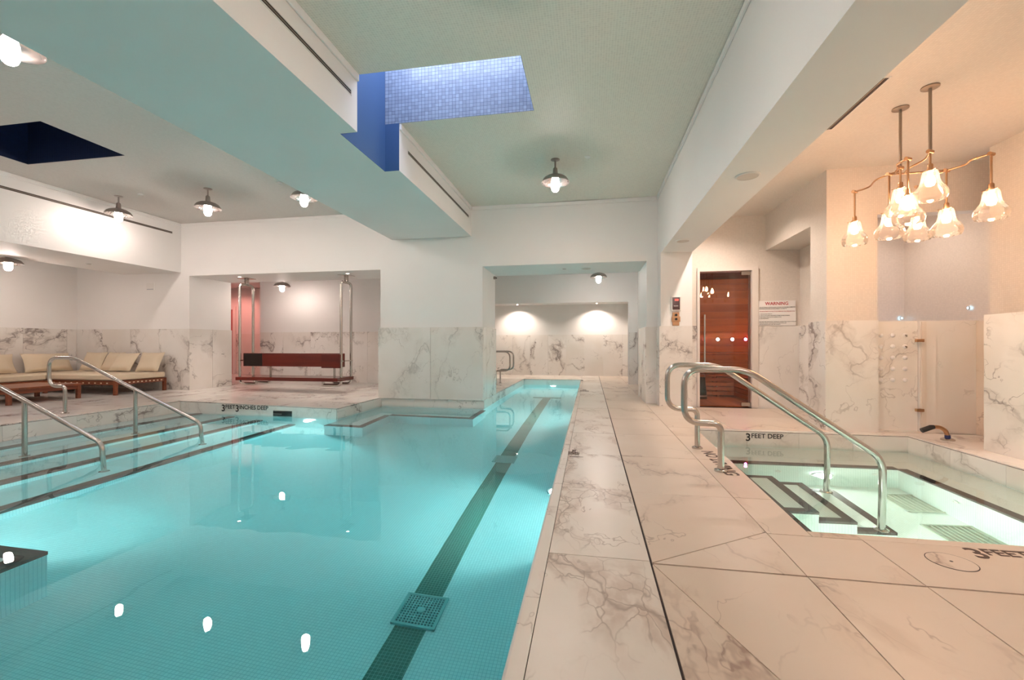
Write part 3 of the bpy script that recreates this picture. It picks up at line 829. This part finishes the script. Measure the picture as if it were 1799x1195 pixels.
def bed(name, x0, x1, y0, y1, zf, label, straps):
    o = empty(name, ((x0 + x1) / 2, (y0 + y1) / 2, zf)); tag(o, label, 'daybed')
    off = (-(x0 + x1) / 2, -(y0 + y1) / 2, -zf); T = Matrix.Translation(off)
    def b(nm, mat, *a): 
        q = MB().box(*a).xf(T).build(nm, mat, o, False, .004); return q
    lw = .055
    for x in (x0, x1 - lw):
        for y in (y0, y1 - lw):
            b('leg', M['teak'], x, x + lw, y, y + lw, zl(x), .345)
    b('rail', M['teak'], x0 + lw, x1 - lw, y0 + .008, y0 + .045, .265, .345)
    b('rail', M['teak'], x0 + lw, x1 - lw, y1 - .045, y1 - .008, .265, .345)
    b('rail', M['teak_y'], x0 + .008, x0 + .045, y0 + lw, y1 - lw, .265, .345)
    b('rail', M['teak_y'], x1 - .045, x1 - .008, y0 + lw, y1 - lw, .265, .345)
    b('platform', M['teak'], x0 + .045, x1 - .045, y0 + .045, y1 - .045, .315, .343)
    q = soft_box(x0 + .01 + off[0], x1 - .01 + off[0], y0 + .01 + off[1], y1 - .01 + off[1], .35 + off[2], .47 + off[2], 'mattress', o, M['fabric'])
    if straps:
        n = 11
        for k in range(n):
            y = y0 + .11 + (y1 - y0 - .22) * k / (n - 1)
            b('strap', M['fabric'], x1 - .0085, x1 - .004, y - .018, y + .018, .29, .312)
        for k in range(16):
            x = x0 + .2 + (x1 - x0 - .4) * k / 15
            b('strap', M['fabric'], x - .018, x + .018, y0 + .004, y0 + .0085, .29, .312)
    return o
zf = .075
bed('daybed', -11.58, -9.03, 6.94, 7.98, zf, 'wide teak daybed with cream mattress along the marble back wall', True)
sofa = bed('sofa', -11.58, -10.60, 4.3, 6.90, zf, 'long teak sofa with cream mattress at the left picture edge', False)
bk = MB().box(-11.58, -11.53, 4.3, 6.90, .34, .76).xf(Matrix.Translation((11.09, -5.6, -zf))).build('backrest', M['teak_y'], sofa, False, .004)
def lean(x, y, z, yaw, tilt): return Matrix.Translation((x, y, z)) @ Matrix.Rotation(yaw, 4, 'Z') @ Matrix.Rotation(tilt, 4, 'X')
pillow('cushion', 1.0, .40, .17, lean(-11.33, 6.34, .672, PI / 2, 1.22), 'long cream back cushion on the sofa at the left picture edge')
pillow('cushion', .84, .41, .17, lean(-11.37, 7.40, .675, PI / 2, 1.22), 'long cream cushion at the left end of the daybed')
for x, yw, t, lab in ((-10.78, .10, 1.15, 'square cream cushion beside the long one on the daybed'), (-10.26, -.12, 1.15, 'square cream cushion second from the long one on the daybed'),
                      (-9.83, .08, 1.02, 'square cream cushion overlapping its left neighbour on the daybed'), (-9.29, .14, 1.14, 'square cream cushion at the right end of the daybed')):
    pillow('cushion', .50, .44, .13, lean(x, 7.84 if t > 1.04 else 7.74, .684, yw, t), lab)
ct = empty('coffee_table', (-9.7, 5.97, zf)); tag(ct, 'low square teak coffee table in front of the sofa', 'table')
T = Matrix.Translation((9.7, -5.97, -zf))
for i in range(7):
    y0 = 5.44 + i * .152
    MB().box(-10.22, -9.18, y0 + .002, y0 + .150, .315, .345).xf(T).build('board', M['teak'], ct, False, .003)
for x in (-10.2, -9.25):
    for y in (5.46, 6.43):
        MB().box(x, x + .055, y, y + .055, zl(x), .315).xf(T).build('leg', M['teak'], ct, False, .003)
for y in (5.47, 6.445): MB().box(-10.145, -9.25, y, y + .03, .245, .315).xf(T).build('rail', M['teak'], ct)
for x in (-10.19, -9.24): MB().box(x, x + .03, 5.515, 6.43, .245, .315).xf(T).build('rail', M['teak_y'], ct)

# ------------------------------------------------------------------ hanging bench
sw = empty('swing_bench', (-6.42, 8.66, 2.555)); tag(sw, 'mahogany swing bench hung on steel tube loops', 'swing')
T = Matrix.Translation((6.42, -8.66, -2.555))
def sp(mb, nm, mat, sm=True, bev=0, par=sw): return mb.xf(T).build(nm, mat, par, sm, bev)
for X, s in ((-7.66, 1), (-5.2, -1)):
    y0, y1 = 8.47, 8.86; ym = (y0 + y1) / 2
    sp(MB().box(X - .13, X + .13, ym - .13, ym + .13, 2.543, 2.553), 'ceiling_plate', M['steel'], False)
    hk = sp(MB().box(X - .035, X - .022, ym - .035, ym + .035, 2.40, 2.545).box(X + .022, X + .035, ym - .035, ym + .035, 2.40, 2.545), 'bracket', M['steel'], False)
    sp(MB().tube([(X - .05, ym, 2.435), (X + .05, ym, 2.435)], .014, 10), 'pin', M['steel'], par=hk)
    for yy in (y0, y1):
        sp(MB().tube(fillet([(X, ym, 2.40), (X, yy, 2.40), (X, yy, .19), (X + s * .42, yy, .19), (X + s * .42, yy, .275)], [0, .15, .10, .03, 0], 8), .029, 14), 'loop_tube', M['steel'])
    sp(MB().box(X - .03, X + .03, y0 - .02, y1 + .02, .69, .715), 'clamp', M['steel'], False)
sp(MB().box(-7.60, -5.17, 8.28, 8.92, .278, .352), 'seat', M['maho'], False, .006)
sp(MB().box(-7.60, -5.17, 8.50, 8.57, .575, .865), 'backrest', M['maho'], False, .006)
sp(MB().box(-5.62, -5.19, 8.40, 8.50, .555, .845), 'armrest', M['maho'], False, .006)
sp(MB().box(-7.58, -7.12, 8.493, 8.50, .585, .855), 'dark_reflection', simple('painted_reflection', (.012, .004, .003), .3), False, .006)  # thin dark sheet painting a glossy reflection on the backrest
for x in (-7.0, -5.45): sp(MB().box(x, x + .05, 8.575, 8.585, .30, .75), 'strap', M['steel'], False)

# ------------------------------------------------------------------ sauna
sn = MB().box(1.62, 1.70, 7.99, 9.95, -.05, 2.5).box(3.30, 3.38, 7.99, 9.95, -.05, 2.5).box(1.62, 3.38, 9.95, 10.05, -.05, 2.5).box(1.62, 3.38, 7.99, 10.05, 2.45, 2.55)
sauna = struct(sn.build('wall_sauna_inner', simple('dark_cedar_backing', (.06, .02, .008), .7)))
zz = .02
while zz < 2.44:
    h = min(.145, 2.45 - zz)
    MB().box(1.72, 3.28, 9.93, 9.95, zz + .002, zz + h - .002).build('plank', M['cedar'], sauna)
    MB().box(3.28, 3.30, 8.0, 9.93, zz + .002, zz + h - .002).build('plank', M['cedar_y'], sauna)
    MB().box(1.70, 1.72, 8.0, 9.93, zz + .002, zz + h - .002).build('plank', M['cedar_y'], sauna)
    zz += .145
for k in range(13): MB().box(1.70 + k * .122, 1.70 + k * .122 + .119, 7.99, 9.93, -.012, .004).build('floor_board', M['cedar_y'], sauna)
sb = empty('sauna_bench', (2.5, 9.5, 0)); tag(sb, 'two tier slatted cedar bench inside the sauna', 'bench')
T = Matrix.Translation((-2.5, -9.5, 0))
for k in range(3): MB().box(1.74, 3.26, 9.26 + k * .10, 9.35 + k * .10, .42, .445).xf(T).build('slat', M['cedar'], sb)
for k in range(4): MB().box(1.74, 3.26, 9.27, 9.29, .05 + k * .09, .12 + k * .09).xf(T).build('slat', M['cedar'], sb)
for k in range(4): MB().box(1.74, 3.26, 9.56 + k * .09, 9.64 + k * .09, .86, .885).xf(T).build('slat', M['cedar'], sb)
for k in range(4): MB().box(1.74, 3.26, 9.56, 9.58, .47 + k * .095, .55 + k * .095).xf(T).build('slat', M['cedar'], sb)
for k in range(4): MB().box(2.80, 2.82, 8.35, 9.25, .05 + k * .09, .12 + k * .09).xf(T).build('slat', M['cedar_y'], sb)
for k in range(4): MB().box(2.82 + k * .11, 2.92 + k * .11, 8.35, 9.25, .42, .445).xf(T).build('slat', M['cedar_y'], sb)
for x, y, h in ((1.78, 9.32, .42), (2.5, 9.32, .42), (2.9, 8.4, .42), (1.78, 9.6, .86), (2.5, 9.6, .86)): MB().box(x, x + .05, y, y + .05, .005, h).xf(T).build('leg', M['cedar'], sb)
ht = empty('sauna_bucket', (2.12, 9.0, 0)); tag(ht, 'dark tapered bucket standing behind the sauna door', 'bucket')
MB().lathe([(.001, .006), (.115, .006), (.078, .42), (.068, .42), (.085, .06), (.001, .06)], n=18).build('body', M['black'], ht, True)
MB().lathe([(.119, .05), (.117, .075), (.112, .075), (.114, .05)], n=18, closed=True).build('hoop', M['gun'], ht, True)
MB().tube(fillet([(-.076, 0, .40), (-.076, 0, .50), (.076, 0, .50), (.076, 0, .40)], .06), .006, 8).build('handle', M['gun'], ht, True)
sl = empty('sauna_lamp', (3.05, 8.35, 2.45)); tag(sl, 'small warm ceiling lamp inside the sauna', 'lamp')
MB().lathe([(.001, 0.), (.07, 0.), (.07, -.03), (.055, -.035), (.001, -.035)], n=18).build('housing', M['gun'], sl, True)
MB().lathe([(.055, -.036), (.045, -.06), (.001, -.07)], n=18).build('lens', emit('sauna_lens', (1., .62, .36), 230., True), sl, True)

d1 = struct(MB().box(1.784, 1.824, 7.80, 7.99, 0., 2.345).box(2.640, 2.735, 7.80, 7.99, 0., 2.345).box(1.824, 2.640, 7.80, 7.99, 2.285, 2.345).build('door_1', simple('pale_door_frame', (.74, .66, .60), .4)), 'clear glass sauna door in a pale frame')
MB().box(1.830, 2.632, 7.862, 7.874, .03, 2.275).build('glass_leaf', M['pane'], d1)
h = MB().tube([(1.905, 7.815, .72), (1.905, 7.815, 1.56)], .014, 14).build('handle', M['chrome'], d1, True)
for z in (.84, 1.44): MB().tube([(1.905, 7.815, z), (1.905, 7.862, z)], .008, 10).build('standoff', M['chrome'], h, True)
for z0, z1 in ((2.215, 2.28), (.02, .085)):
    MB().box(2.49, 2.645, 7.848, 7.888, z0, z1).build('hinge', M['steel'], d1, False, .003)

# ------------------------------------------------------------------ wall fittings by the sauna
wsn = empty('warning_sign', (3.02, 7.822, 1.57)); tag(wsn, 'white warning sign board above the marble beside the sauna door', 'sign')
T = Matrix.Translation((-3.02, -7.822, -1.57)); RX = Matrix.Rotation(PI / 2, 4, 'X')
MB().box(2.737, 3.305, 7.820, 7.832, 1.366, 1.775).xf(T).build('board', M['white_plate'], wsn)
def sign(body, size, x, z, mat, al='LEFT', nm='lettering', sp_=1.0):
    text_mesh(nm, body, size, mat, T @ Matrix.Translation((x, 7.8185, z)) @ RX, wsn, .0004, sp_, al)
sign('WARNING', .072, 3.02, 1.705, M['ink_red'], 'CENTER')
rows = [('USE OF STEAM ROOM OR SAUNA SHOULD NOT EXCEED 15 MINUTES', 1.662, 0), ('EXCESSIVE EXPOSURE CAN BE HARMFUL TO HEALTH', 1.638, 0),
        ('THE DEPARTMENT OF HEALTH RECOMMENDS THAT PERSONS WHO', 1.594, 1),
        ('1. ARE IN POOR HEALTH', 1.551, 0), ('2. ARE 65 OR OLDER, PREGNANT OR MAY BE RECOVERING', 1.526, 0), ('3. ARE USING PRESCRIPTION MEDICATION', 1.501, 0), ('4. ARE PREGNANT', 1.476, 0),
        ('DO NOT USE THE FACILITY WITHOUT CONSULTING YOUR PHYSICIAN', 1.427, 0), ('PERSONS UNDER THE INFLUENCE OF ALCOHOL OR', 1.403, 0), ('DRUGS SHOULD NOT USE THE FACILITY', 1.379, 0)]
for b_, z, red in rows: sign(b_, .0172, 2.757, z, M['ink_red'] if red else M['ink'])
tm = empty('sauna_control', (1.435, 7.79, 1.75)); tag(tm, 'dark sauna control box with red digits on the pier', 'control panel')
T = Matrix.Translation((-1.435, -7.79, -1.75))
MB().box(1.355, 1.515, 7.752, 7.79, 1.625, 1.875).xf(T).build('housing', M['white_plastic'], tm, False, .008)
MB().box(1.375, 1.495, 7.744, 7.753, 1.645, 1.855).xf(T).build('screen', simple('smoked_screen', (.05, .012, .010), .15), tm, False, .003)
text_mesh('digits', '188', .040, M['led_red'], T @ Matrix.Translation((1.41, 7.7425, 1.795)) @ RX, tm, .0004)
text_mesh('lettering', 'SAUNA', .022, M['white_plate'], T @ Matrix.Translation((1.395, 7.7425, 1.70)) @ RX, tm, .0004)
sp2 = empty('switch_plate', (1.435, 7.79, 1.49)); tag(sp2, 'brass switch plate with two black knobs below the control box', 'switch')
T = Matrix.Translation((-1.435, -7.79, -1.49))
MB().box(1.38, 1.49, 7.775, 7.79, 1.375, 1.60).xf(T).build('plate', M['brass'], sp2, False, .004)
MB().box(1.365, 1.505, 7.765, 7.776, 1.44, 1.53).xf(T).build('cover', M['brass'], sp2, False, .004)
for z in (1.555, 1.485): MB().tube([(1.435, 7.75, z), (1.435, 7.78, z)], .021, 16).xf(T).build('knob', M['black'], sp2, True)
wp = empty('wall_panel', (-9.62, YW, 2.34)); tag(wp, 'small pale access plate high on the wall above the daybed', 'plate')
MB().box(-.105, .105, -.012, 0., -.08, .08).build('plate', M['white_plastic'], wp, False, .003)
MB().box(-.085, .085, -.015, -.012, -.062, -.05).build('louvre', simple('grey_louvre', (.35, .36, .42), .5), wp)

# ------------------------------------------------------------------ ceiling fittings
def disc_thing(name, loc, r, label, cat, mat, inner=None, group=None, depth=.012):
    e = empty(name, loc); tag(e, label, cat, group)
    MB().lathe([(.001, 0.), (r, 0.), (r, -depth * .5), (r * .93, -depth), (r * .86, -depth), (r * .84, -depth * .5), (.001, -depth * .5)], n=32).build('rim', mat, e, True)
    if inner: MB().lathe([(.001, -depth * .55), (r * .83, -depth * .55), (r * .83, -depth * .9), (.001, -depth * .95)], n=32).build('face', inner, e, True)
    return e
GR = simple('speaker_mesh', (.66, .58, .53), .7)
disc_thing('ceiling_speaker', (1.44, 4.37, 2.62), .105, 'large round speaker grille in the right beam', 'speaker', M['white_plastic'], GR, 'round speaker grilles')
disc_thing('ceiling_speaker', (1.38, 6.92, 2.62), .105, 'round speaker grille at the far end of the right beam', 'speaker', M['white_plastic'], GR, 'round speaker grilles')
disc_thing('ceiling_speaker', (-.07, 8.70, 2.555), .105, 'round speaker grille in the lintel above the lap lane', 'speaker', M['white_plastic'], GR, 'round speaker grilles')
for x, y, z, lab in ((-.03, 6.23, CZ, 'tiny sprinkler cap on the centre ceiling beside the dish lamp'), (-7.77, 6.39, CZ, 'tiny sprinkler cap between two left dish lamps'),
                  (-5.0, 6.34, CZ, 'tiny sprinkler cap at the left edge of the centre beam'), (-.5, 8.66, 2.555, 'tiny sprinkler cap in the lintel above the lap lane'), (-9.6, 6.9, SOF, 'tiny sprinkler cap under the left soffit')):
    disc_thing('sprinkler_cap', (x, y, z), .042, lab, 'sprinkler', M['white_plastic'], M['gun'] if z < 3 else None, 'sprinkler caps', .014)
def downlight(loc, label, watts, cone=75, r=.035):
    e = disc_thing('downlight', loc, r, label, 'lamp', M['white_plastic'], M['down'], 'recessed downlights', .010)
    light('downlight_beam', 'SPOT', (0, 0, -.03), watts, (1., .84, .72), e, .03, (0, 0, -1), math.radians(cone), .7)
downlight((-7.62, 8.42, 2.555), 'small recessed downlight above the left swing loop', 45)
downlight((-5.02, 8.42, 2.555), 'small recessed downlight above the right swing loop', 45)
downlight((-2.43, 14.6, 2.42), 'small recessed downlight before the far marble wall on the left', 60, 140)
downlight((3.85, 6.9, 3.2), 'recessed downlight in the ceiling of the tiled shower', 27, 150)
downlight((1.92, 6.9, 3.2), 'added unseen downlight behind the right beam lighting the sauna wall', 55, 150)  # added to brighten sauna wall and niche marble, hidden by the beam
downlight((1.92, 5.0, 3.2), 'added unseen downlight behind the right beam lighting the tub deck', 28, 150)  # added for light on the deck around the tub, out of view
downlight((.22, 14.6, 2.42), 'small recessed downlight before the far marble wall on the right', 60, 140)
cr = empty('corner_sensor', (-2.0, 9.1, 2.48)); tag(cr, 'tiny dark sensor in the corner of the far opening', 'sensor')
MB().box(-.03, .02, -.02, .02, -.03, .03).build('body', M['gun'], cr, False, .006)
MB().tube([(.02, 0, 0), (.04, -.01, -.01)], .012, 10).build('lens', M['black'], cr, True)

def slot(name, axis, plane, out, a0, a1, c0, c1, label):
    """linear air slot: frame rails, dark throat and one blade"""
    e = empty(name, (0, 0, 0)); tag(e, label, 'air vent', 'linear air slots')
    def bx(nm, mat, p0, p1, u0, u1, w0, w1):
        p0, p1 = sorted((plane + out * p0, plane + out * p1))
        if axis == 'x': MB().box(p0, p1, u0, u1, w0, w1).build(nm, mat, e)      # on a face x = plane, along y
        else: MB().box(w0, w1, u0, u1, p0, p1).build(nm, mat, e)                # on a ceiling z = plane, along y
    bx('throat', M['grout'], -.001, .001, a0, a1, c0, c1)
    bx('frame_rail', M['white_plastic'], 0, .005, a0 - .01, a1 + .01, c0 - .008, c0)
    bx('frame_rail', M['white_plastic'], 0, .005, a0 - .01, a1 + .01, c1, c1 + .008)
    bx('end_cap', M['white_plastic'], 0, .005, a1, a1 + .01, c0, c1)
    bx('end_cap', M['white_plastic'], 0, .005, a0 - .01, a0, c0, c1)
    bx('blade', M['bronze'], 0, .004, a0, a1, (c0 + c1) / 2 - .004, (c0 + c1) / 2 + .004)
    return e
slot('air_slot', 'x', -2.25, 1, -2.5, 3.83, 3.442, 3.482, 'long air slot in the centre beam on the near side of the blue skylight')
slot('air_slot', 'x', -2.25, 1, 5.15, 7.93, 3.445, 3.485, 'air slot in the centre beam beyond the blue skylight')
slot('air_slot', 'x', -8.82, 1, -2.5, 7.92, 3.435, 3.475, 'long air slot in the left soffit face behind the dish lamps')
slot('air_slot', 'z', 3.20, -1, 3.98, 4.84, 2.30, 2.37, 'short dark air slot in the tiled ceiling above the tub')

# ------------------------------------------------------------------ lettering on the stone
def marking(name, segs, Mx, mat, label):
    e = empty(name, Mx.to_translation()); tag(e, label, 'depth marking')
    L = Matrix.Translation(-Mx.to_translation()) @ Mx
    x = 0
    for body, size in segs:
        o = text_mesh('lettering', body, size, mat, Matrix.Identity(4), e, .0006)
        xs = [v.co.x for v in o.data.vertices]; ys = [v.co.y for v in o.data.vertices]
        o.data.transform(L @ Matrix.Translation((x - min(xs), -max(ys), 0)))
        x += max(xs) - min(xs) + size * .10
    return e
ang = -math.atan(.0348)
fy = lambda x: 6.57 + (-4.11 - x) * .0348
marking('depth_marking', [('3', .165), ('FEET', .098), ('3', .165), ('INCHES DEEP', .098)], Matrix.Translation((-6.36, fy(-6.36) - .0165, .004)) @ Matrix.Rotation(ang, 4, 'Z') @ RX, M['ink'], 'black lettering 3 FEET 3 INCHES DEEP on the terrace edge')
marking('depth_marking', [('3', .130), ('FEET DEEP', .078)], Matrix.Translation((1.87, 5.7365, -.028)) @ RX, M['ink'], 'black lettering 3 FEET DEEP on the far tub edge')
marking('depth_marking', [('3', .155), ('FEET DEEP', .098)], Matrix.Translation((1.885, 2.628, .0016)), M['brown_ink'], 'dark lettering 3 FEET DEEP on the deck before the tub')
marking('depth_marking', [('NO DIVING', .155)], Matrix.Translation((1.19, 4.56, .0016)) @ Matrix.Rotation(-PI / 2, 4, 'Z'), M['brown_ink'], 'dark lettering NO DIVING on the deck between the tub handrails')
pm = empty('depth_marking', (-.15, 4.28, .0016)); tag(pm, 'small rotated depth lettering with diver sign on the pool deck', 'depth marking')
RZ = Matrix.Rotation(PI / 2, 4, 'Z')
for k, s_ in enumerate(('3 FEET', '3 INCHES', 'DEEP')):
    text_mesh('lettering', s_, .052, M['brown_ink'], Matrix.Translation((-.022 + .034 * k, -.10, 0)) @ RZ, pm, .0005)
MB().prism([(-.04, -.165), (.045, -.17), (.05, -.145), (-.04, -.15)], 0, .001).prism([(.045, -.166), (.088, -.158), (.088, -.153), (.045, -.150)], 0, .001).build('diver_sign', M['brown_ink'], pm)
pm2 = empty('depth_marking', (-.13, 10.2, .0016)); tag(pm2, 'faint small depth lettering farther along the pool deck', 'depth marking')
for k, s_ in enumerate(('3 FEET', '3 INCHES', 'DEEP')):
    text_mesh('lettering', s_, .11, simple('faded_lettering', (.34, .28, .25), .6), Matrix.Translation((-.02 + .06 * k, -.3, 0)) @ RZ, pm2, .0005)

# ------------------------------------------------------------------ drains, skimmer, spout, shower fittings
dc = empty('drain_cover', (1.72, 2.45, .001)); tag(dc, 'round marble drain cover in the deck before the tub', 'drain cover')
MB().lathe([(.093, 0.), (.093, .0012), (.096, .0012), (.096, 0.)], n=48, closed=True).build('joint_ring', M['grout'], dc)
MB().lathe([(.001, 0.), (.0925, 0.), (.0925, .0016), (.001, .0016)], n=48).build('disc', M['marble_lamp_tint'], dc)
MB().lathe([(.001, .0016), (.007, .0016), (.007, .0022), (.001, .0022)], n=16).build('lift_hole', M['black'], dc)
TRAY = simple('pale_tray', (.30, .33, .27), .6)
def grate(loc, w, mat, label, hub=True, bars=13, group='floor drain grates'):
    e = empty('drain_grate', loc); tag(e, label, 'drain', group)
    MB().box(-w / 2, w / 2, -w / 2, w / 2, 0., .006).build('tray', M['grate_dark'] if hub else TRAY, e)
    for sx in (-1, 1):
        MB().box(sx * w / 2 - .008, sx * w / 2 + .008, -w / 2 - .008, w / 2 + .008, 0., .022).build('rim', mat, e, False, .003)
        MB().box(-w / 2 - .008, w / 2 + .008, sx * w / 2 - .008, sx * w / 2 + .008, 0., .0225).build('rim', mat, e, False, .003)
    for k in range(bars):
        t = -w / 2 + w * (k + .5) / bars
        MB().box(t - .004, t + .004, -w / 2, w / 2, .006, .018).build('bar', mat, e)
        if hub: MB().box(-w / 2, w / 2, t - .004, t + .004, .006, .0175).build('bar', mat, e)
    if hub: MB().lathe([(.001, .026), (.02, .026), (.028, .020), (.028, .006)], n=20).build('hub', mat, e, True)
    return e
grate((-1.06, 2.63, PF), .27, M['plastic'], 'square drain grate on the lane line nearest the camera')
grate((-1.08, 5.52, PF), .27, M['plastic'], 'square drain grate on the lane line farther down the pool')
PD = simple('grey_green_drain', (.42, .45, .38), .5)
grate((2.98, 4.62, TF), .40, PD, 'slatted drain grate on the hot tub floor near the steps', False, 9)
grate((2.88, 3.97, TF), .36, PD, 'slatted drain grate on the hot tub floor by the near edge', False, 9)
for x, y, z, ax in ((1.95, 5.012, -.62, 1), (2.85, 5.012, -.60, 1), (3.052, 4.3, -.62, 0), (3.052, 3.6, -.62, 0)):
    j = empty('tub_jet', (x, y, z)); tag(j, 'small round jet in the hot tub bench face at %s' % {1.95: 'far left', 2.85: 'far right', 3.052: 'right'}[x] + (', nearer' if y == 3.6 else ''), 'jet', 'hot tub jets')
    R_ = Matrix.Rotation(PI / 2, 4, 'X') if ax else Matrix.Rotation(-PI / 2, 4, 'Y')
    MB().lathe([(.032, 0.), (.032, .008), (.018, .012), (.012, .004), (.001, .004)], n=18).xf(R_).build('nozzle', M['white_plastic'], j, True)
sk = empty('skimmer', (-5.13, fy(-5.13) - .013, -.12)); sk.rotation_euler = (0, 0, ang); tag(sk, 'dark skimmer slot in the marble edge of the swing terrace', 'skimmer')
MB().box(-.18, .18, -.002, .004, -.05, .045).build('opening', M['black'], sk)
MB().box(-.18, -.02, -.004, -.001, -.012, .0).build('flap', M['gun'], sk)
for a in ((-.185, .185, -.006, 0., .045, .051), (-.185, .185, -.006, 0., -.056, -.05), (-.186, -.18, -.006, 0., -.05, .045), (.18, .186, -.006, 0., -.05, .045)): MB().box(*a).build('frame_bar', M['steel'], sk)
wj = empty('wall_inlet', (-2.0, 10.4, -.24)); tag(wj, 'three dark inlet slits in the left wall of the lap lane', 'inlet')
for k in range(3): MB().box(-.003, .003, -.45 + k * .3, -.30 + k * .3, -.02, .0).build('slit', M['black'], wj)

so = empty('water_spout', (3.87, 5.56, 0.)); tag(so, 'curved brass water spout with black nozzle on the tub ledge', 'spout')
MB().lathe([(.001, 0.), (.062, 0.), (.062, .014), (.045, .024), (.001, .024)], n=24).build('base', M['steel'], so, True)
MB().tube([(.0, 0, .02), (-.004, 0, .058)], .026, 16).build('collar', simple('blue_collar', (.02, .04, .16), .3), so, True)
MB().tube(smooth_path([(-.004, 0, .055), (-.025, 0, .105), (-.075, 0, .138), (-.14, 0, .142)]), .021, 14).build('pipe', M['brass'], so, True)
MB().tube([(-.132, 0, .142), (-.16, 0, .138), (-.25, 0, .098)], [.022, .027, .027], 14).build('nozzle', M['black'], so, True)
JW = simple('pearl_lens', (.85, .82, .82), .08)
for i, x in enumerate((3.47, 3.595, 3.725)):
    for jj, z in enumerate((1.165, 1.03, .895, .76, .625)):
        j = empty('shower_jet', (x, 5.99, z)); tag(j, 'round shower jet on the marble panel, %s row, %s column' % (['top', 'second', 'third', 'fourth', 'bottom'][jj], ['left', 'middle', 'right'][i]), 'shower jet', 'shower body jets')
        MB().lathe([(.026, 0.), (.026, .006), (.021, .009)], n=20).xf(Matrix.Rotation(PI / 2, 4, 'X')).build('bezel', M['white_plastic'], j, True)
        MB().lathe([(.021, .008), (.012, .013), (.001, .014)], n=20).xf(Matrix.Rotation(PI / 2, 4, 'X')).build('lens', JW, j, True)
        if (i, jj) in ((2, 0), (2, 1)): MB().tube([(0, -.012, 0), (0, -.03, 0), (0, -.03, -.02)], .008, 8).build('valve', M['bronze'], j, True)
gp = empty('shower_screen', (3.86, 5.93, 0.)); tag(gp, 'narrow frosted glass panel with two brass hinges by the shower jets', 'glass panel')
MB().box(-.0, .045, -.008, .004, .02, 1.32).build('glass', M['frost'], gp)
for z in (1.10, .275): MB().box(-.06, .02, -.02, .022, z - .018, z + .018).build('hinge', M['brass'], gp, False, .006)
for k, (x, y, z, lab) in enumerate(((4.30, 7.67, 1.42, 'tiny blue light low on the shower back wall, left one'), (4.72, 7.67, 1.46, 'tiny blue light in the shower corner'), (4.755, 6.5, 1.52, 'tiny blue light on the shower side wall'))):
    b_ = empty('blue_spotlight', (x, y, z)); tag(b_, lab, 'lamp', 'blue shower lights')
    R_ = Matrix.Rotation(PI / 2, 4, 'X') if y > 7 else Matrix.Rotation(-PI / 2, 4, 'Y')
    MB().lathe([(.014, 0.), (.022, 0.), (.022, .012), (.014, .012)], n=16, closed=True).xf(R_).build('bezel', M['steel'], b_, True)
    MB().lathe([(.014, .008), (.001, .012)], n=16).xf(R_).build('lens', M['led_blue'], b_, True)
    dd = (0, -.25, 1) if y > 7 else (-.2, 0, 1)
    light('blue_beam', 'SPOT', (0, -.05, .02) if y > 7 else (-.06, 0, .02), .03, (.45, .75, 1.), b_, .02, dd, math.radians(80), .8)
for x, mt, lab in ((2.68, 'led_white', 'white spotlight on the sauna back wall'), (2.97, 'led_pink', 'pink spotlight on the sauna back wall'), (3.23, 'led_mag', 'magenta spotlight on the sauna back wall'), (2.42, 'led_pink', 'faint spotlight on the sauna back wall behind the door handle')):
    b_ = empty('sauna_spotlight', (x, 9.93, 1.165)); tag(b_, lab, 'lamp', 'coloured spotlights in the sauna')
    R_ = Matrix.Rotation(PI / 2, 4, 'X'); k_ = .4 if x < 2.5 else 1.
    MB().lathe([(.030 * k_, 0.), (.038 * k_, 0.), (.038 * k_, .012), (.030 * k_, .012)], n=20, closed=True).xf(R_).build('bezel', M['steel'], b_, True)
    MB().lathe([(.030 * k_, .008), (.026 * k_, .02), (.014 * k_, .03), (.001, .034)], n=12).xf(R_).build('lens', M[mt], b_, True)
rl = disc_thing('red_spotlight', (-10.9, 11.3, 2.88), .08, 'red ceiling spotlight in the side passage beyond the swing', 'lamp', M['white_plastic'], M['red_lens'], None, .02)
light('red_beam', 'SPOT', (0, 0, -.05), 42, (1., .36, .30), rl, .05, (-.15, .35, -1), math.radians(130), .6)
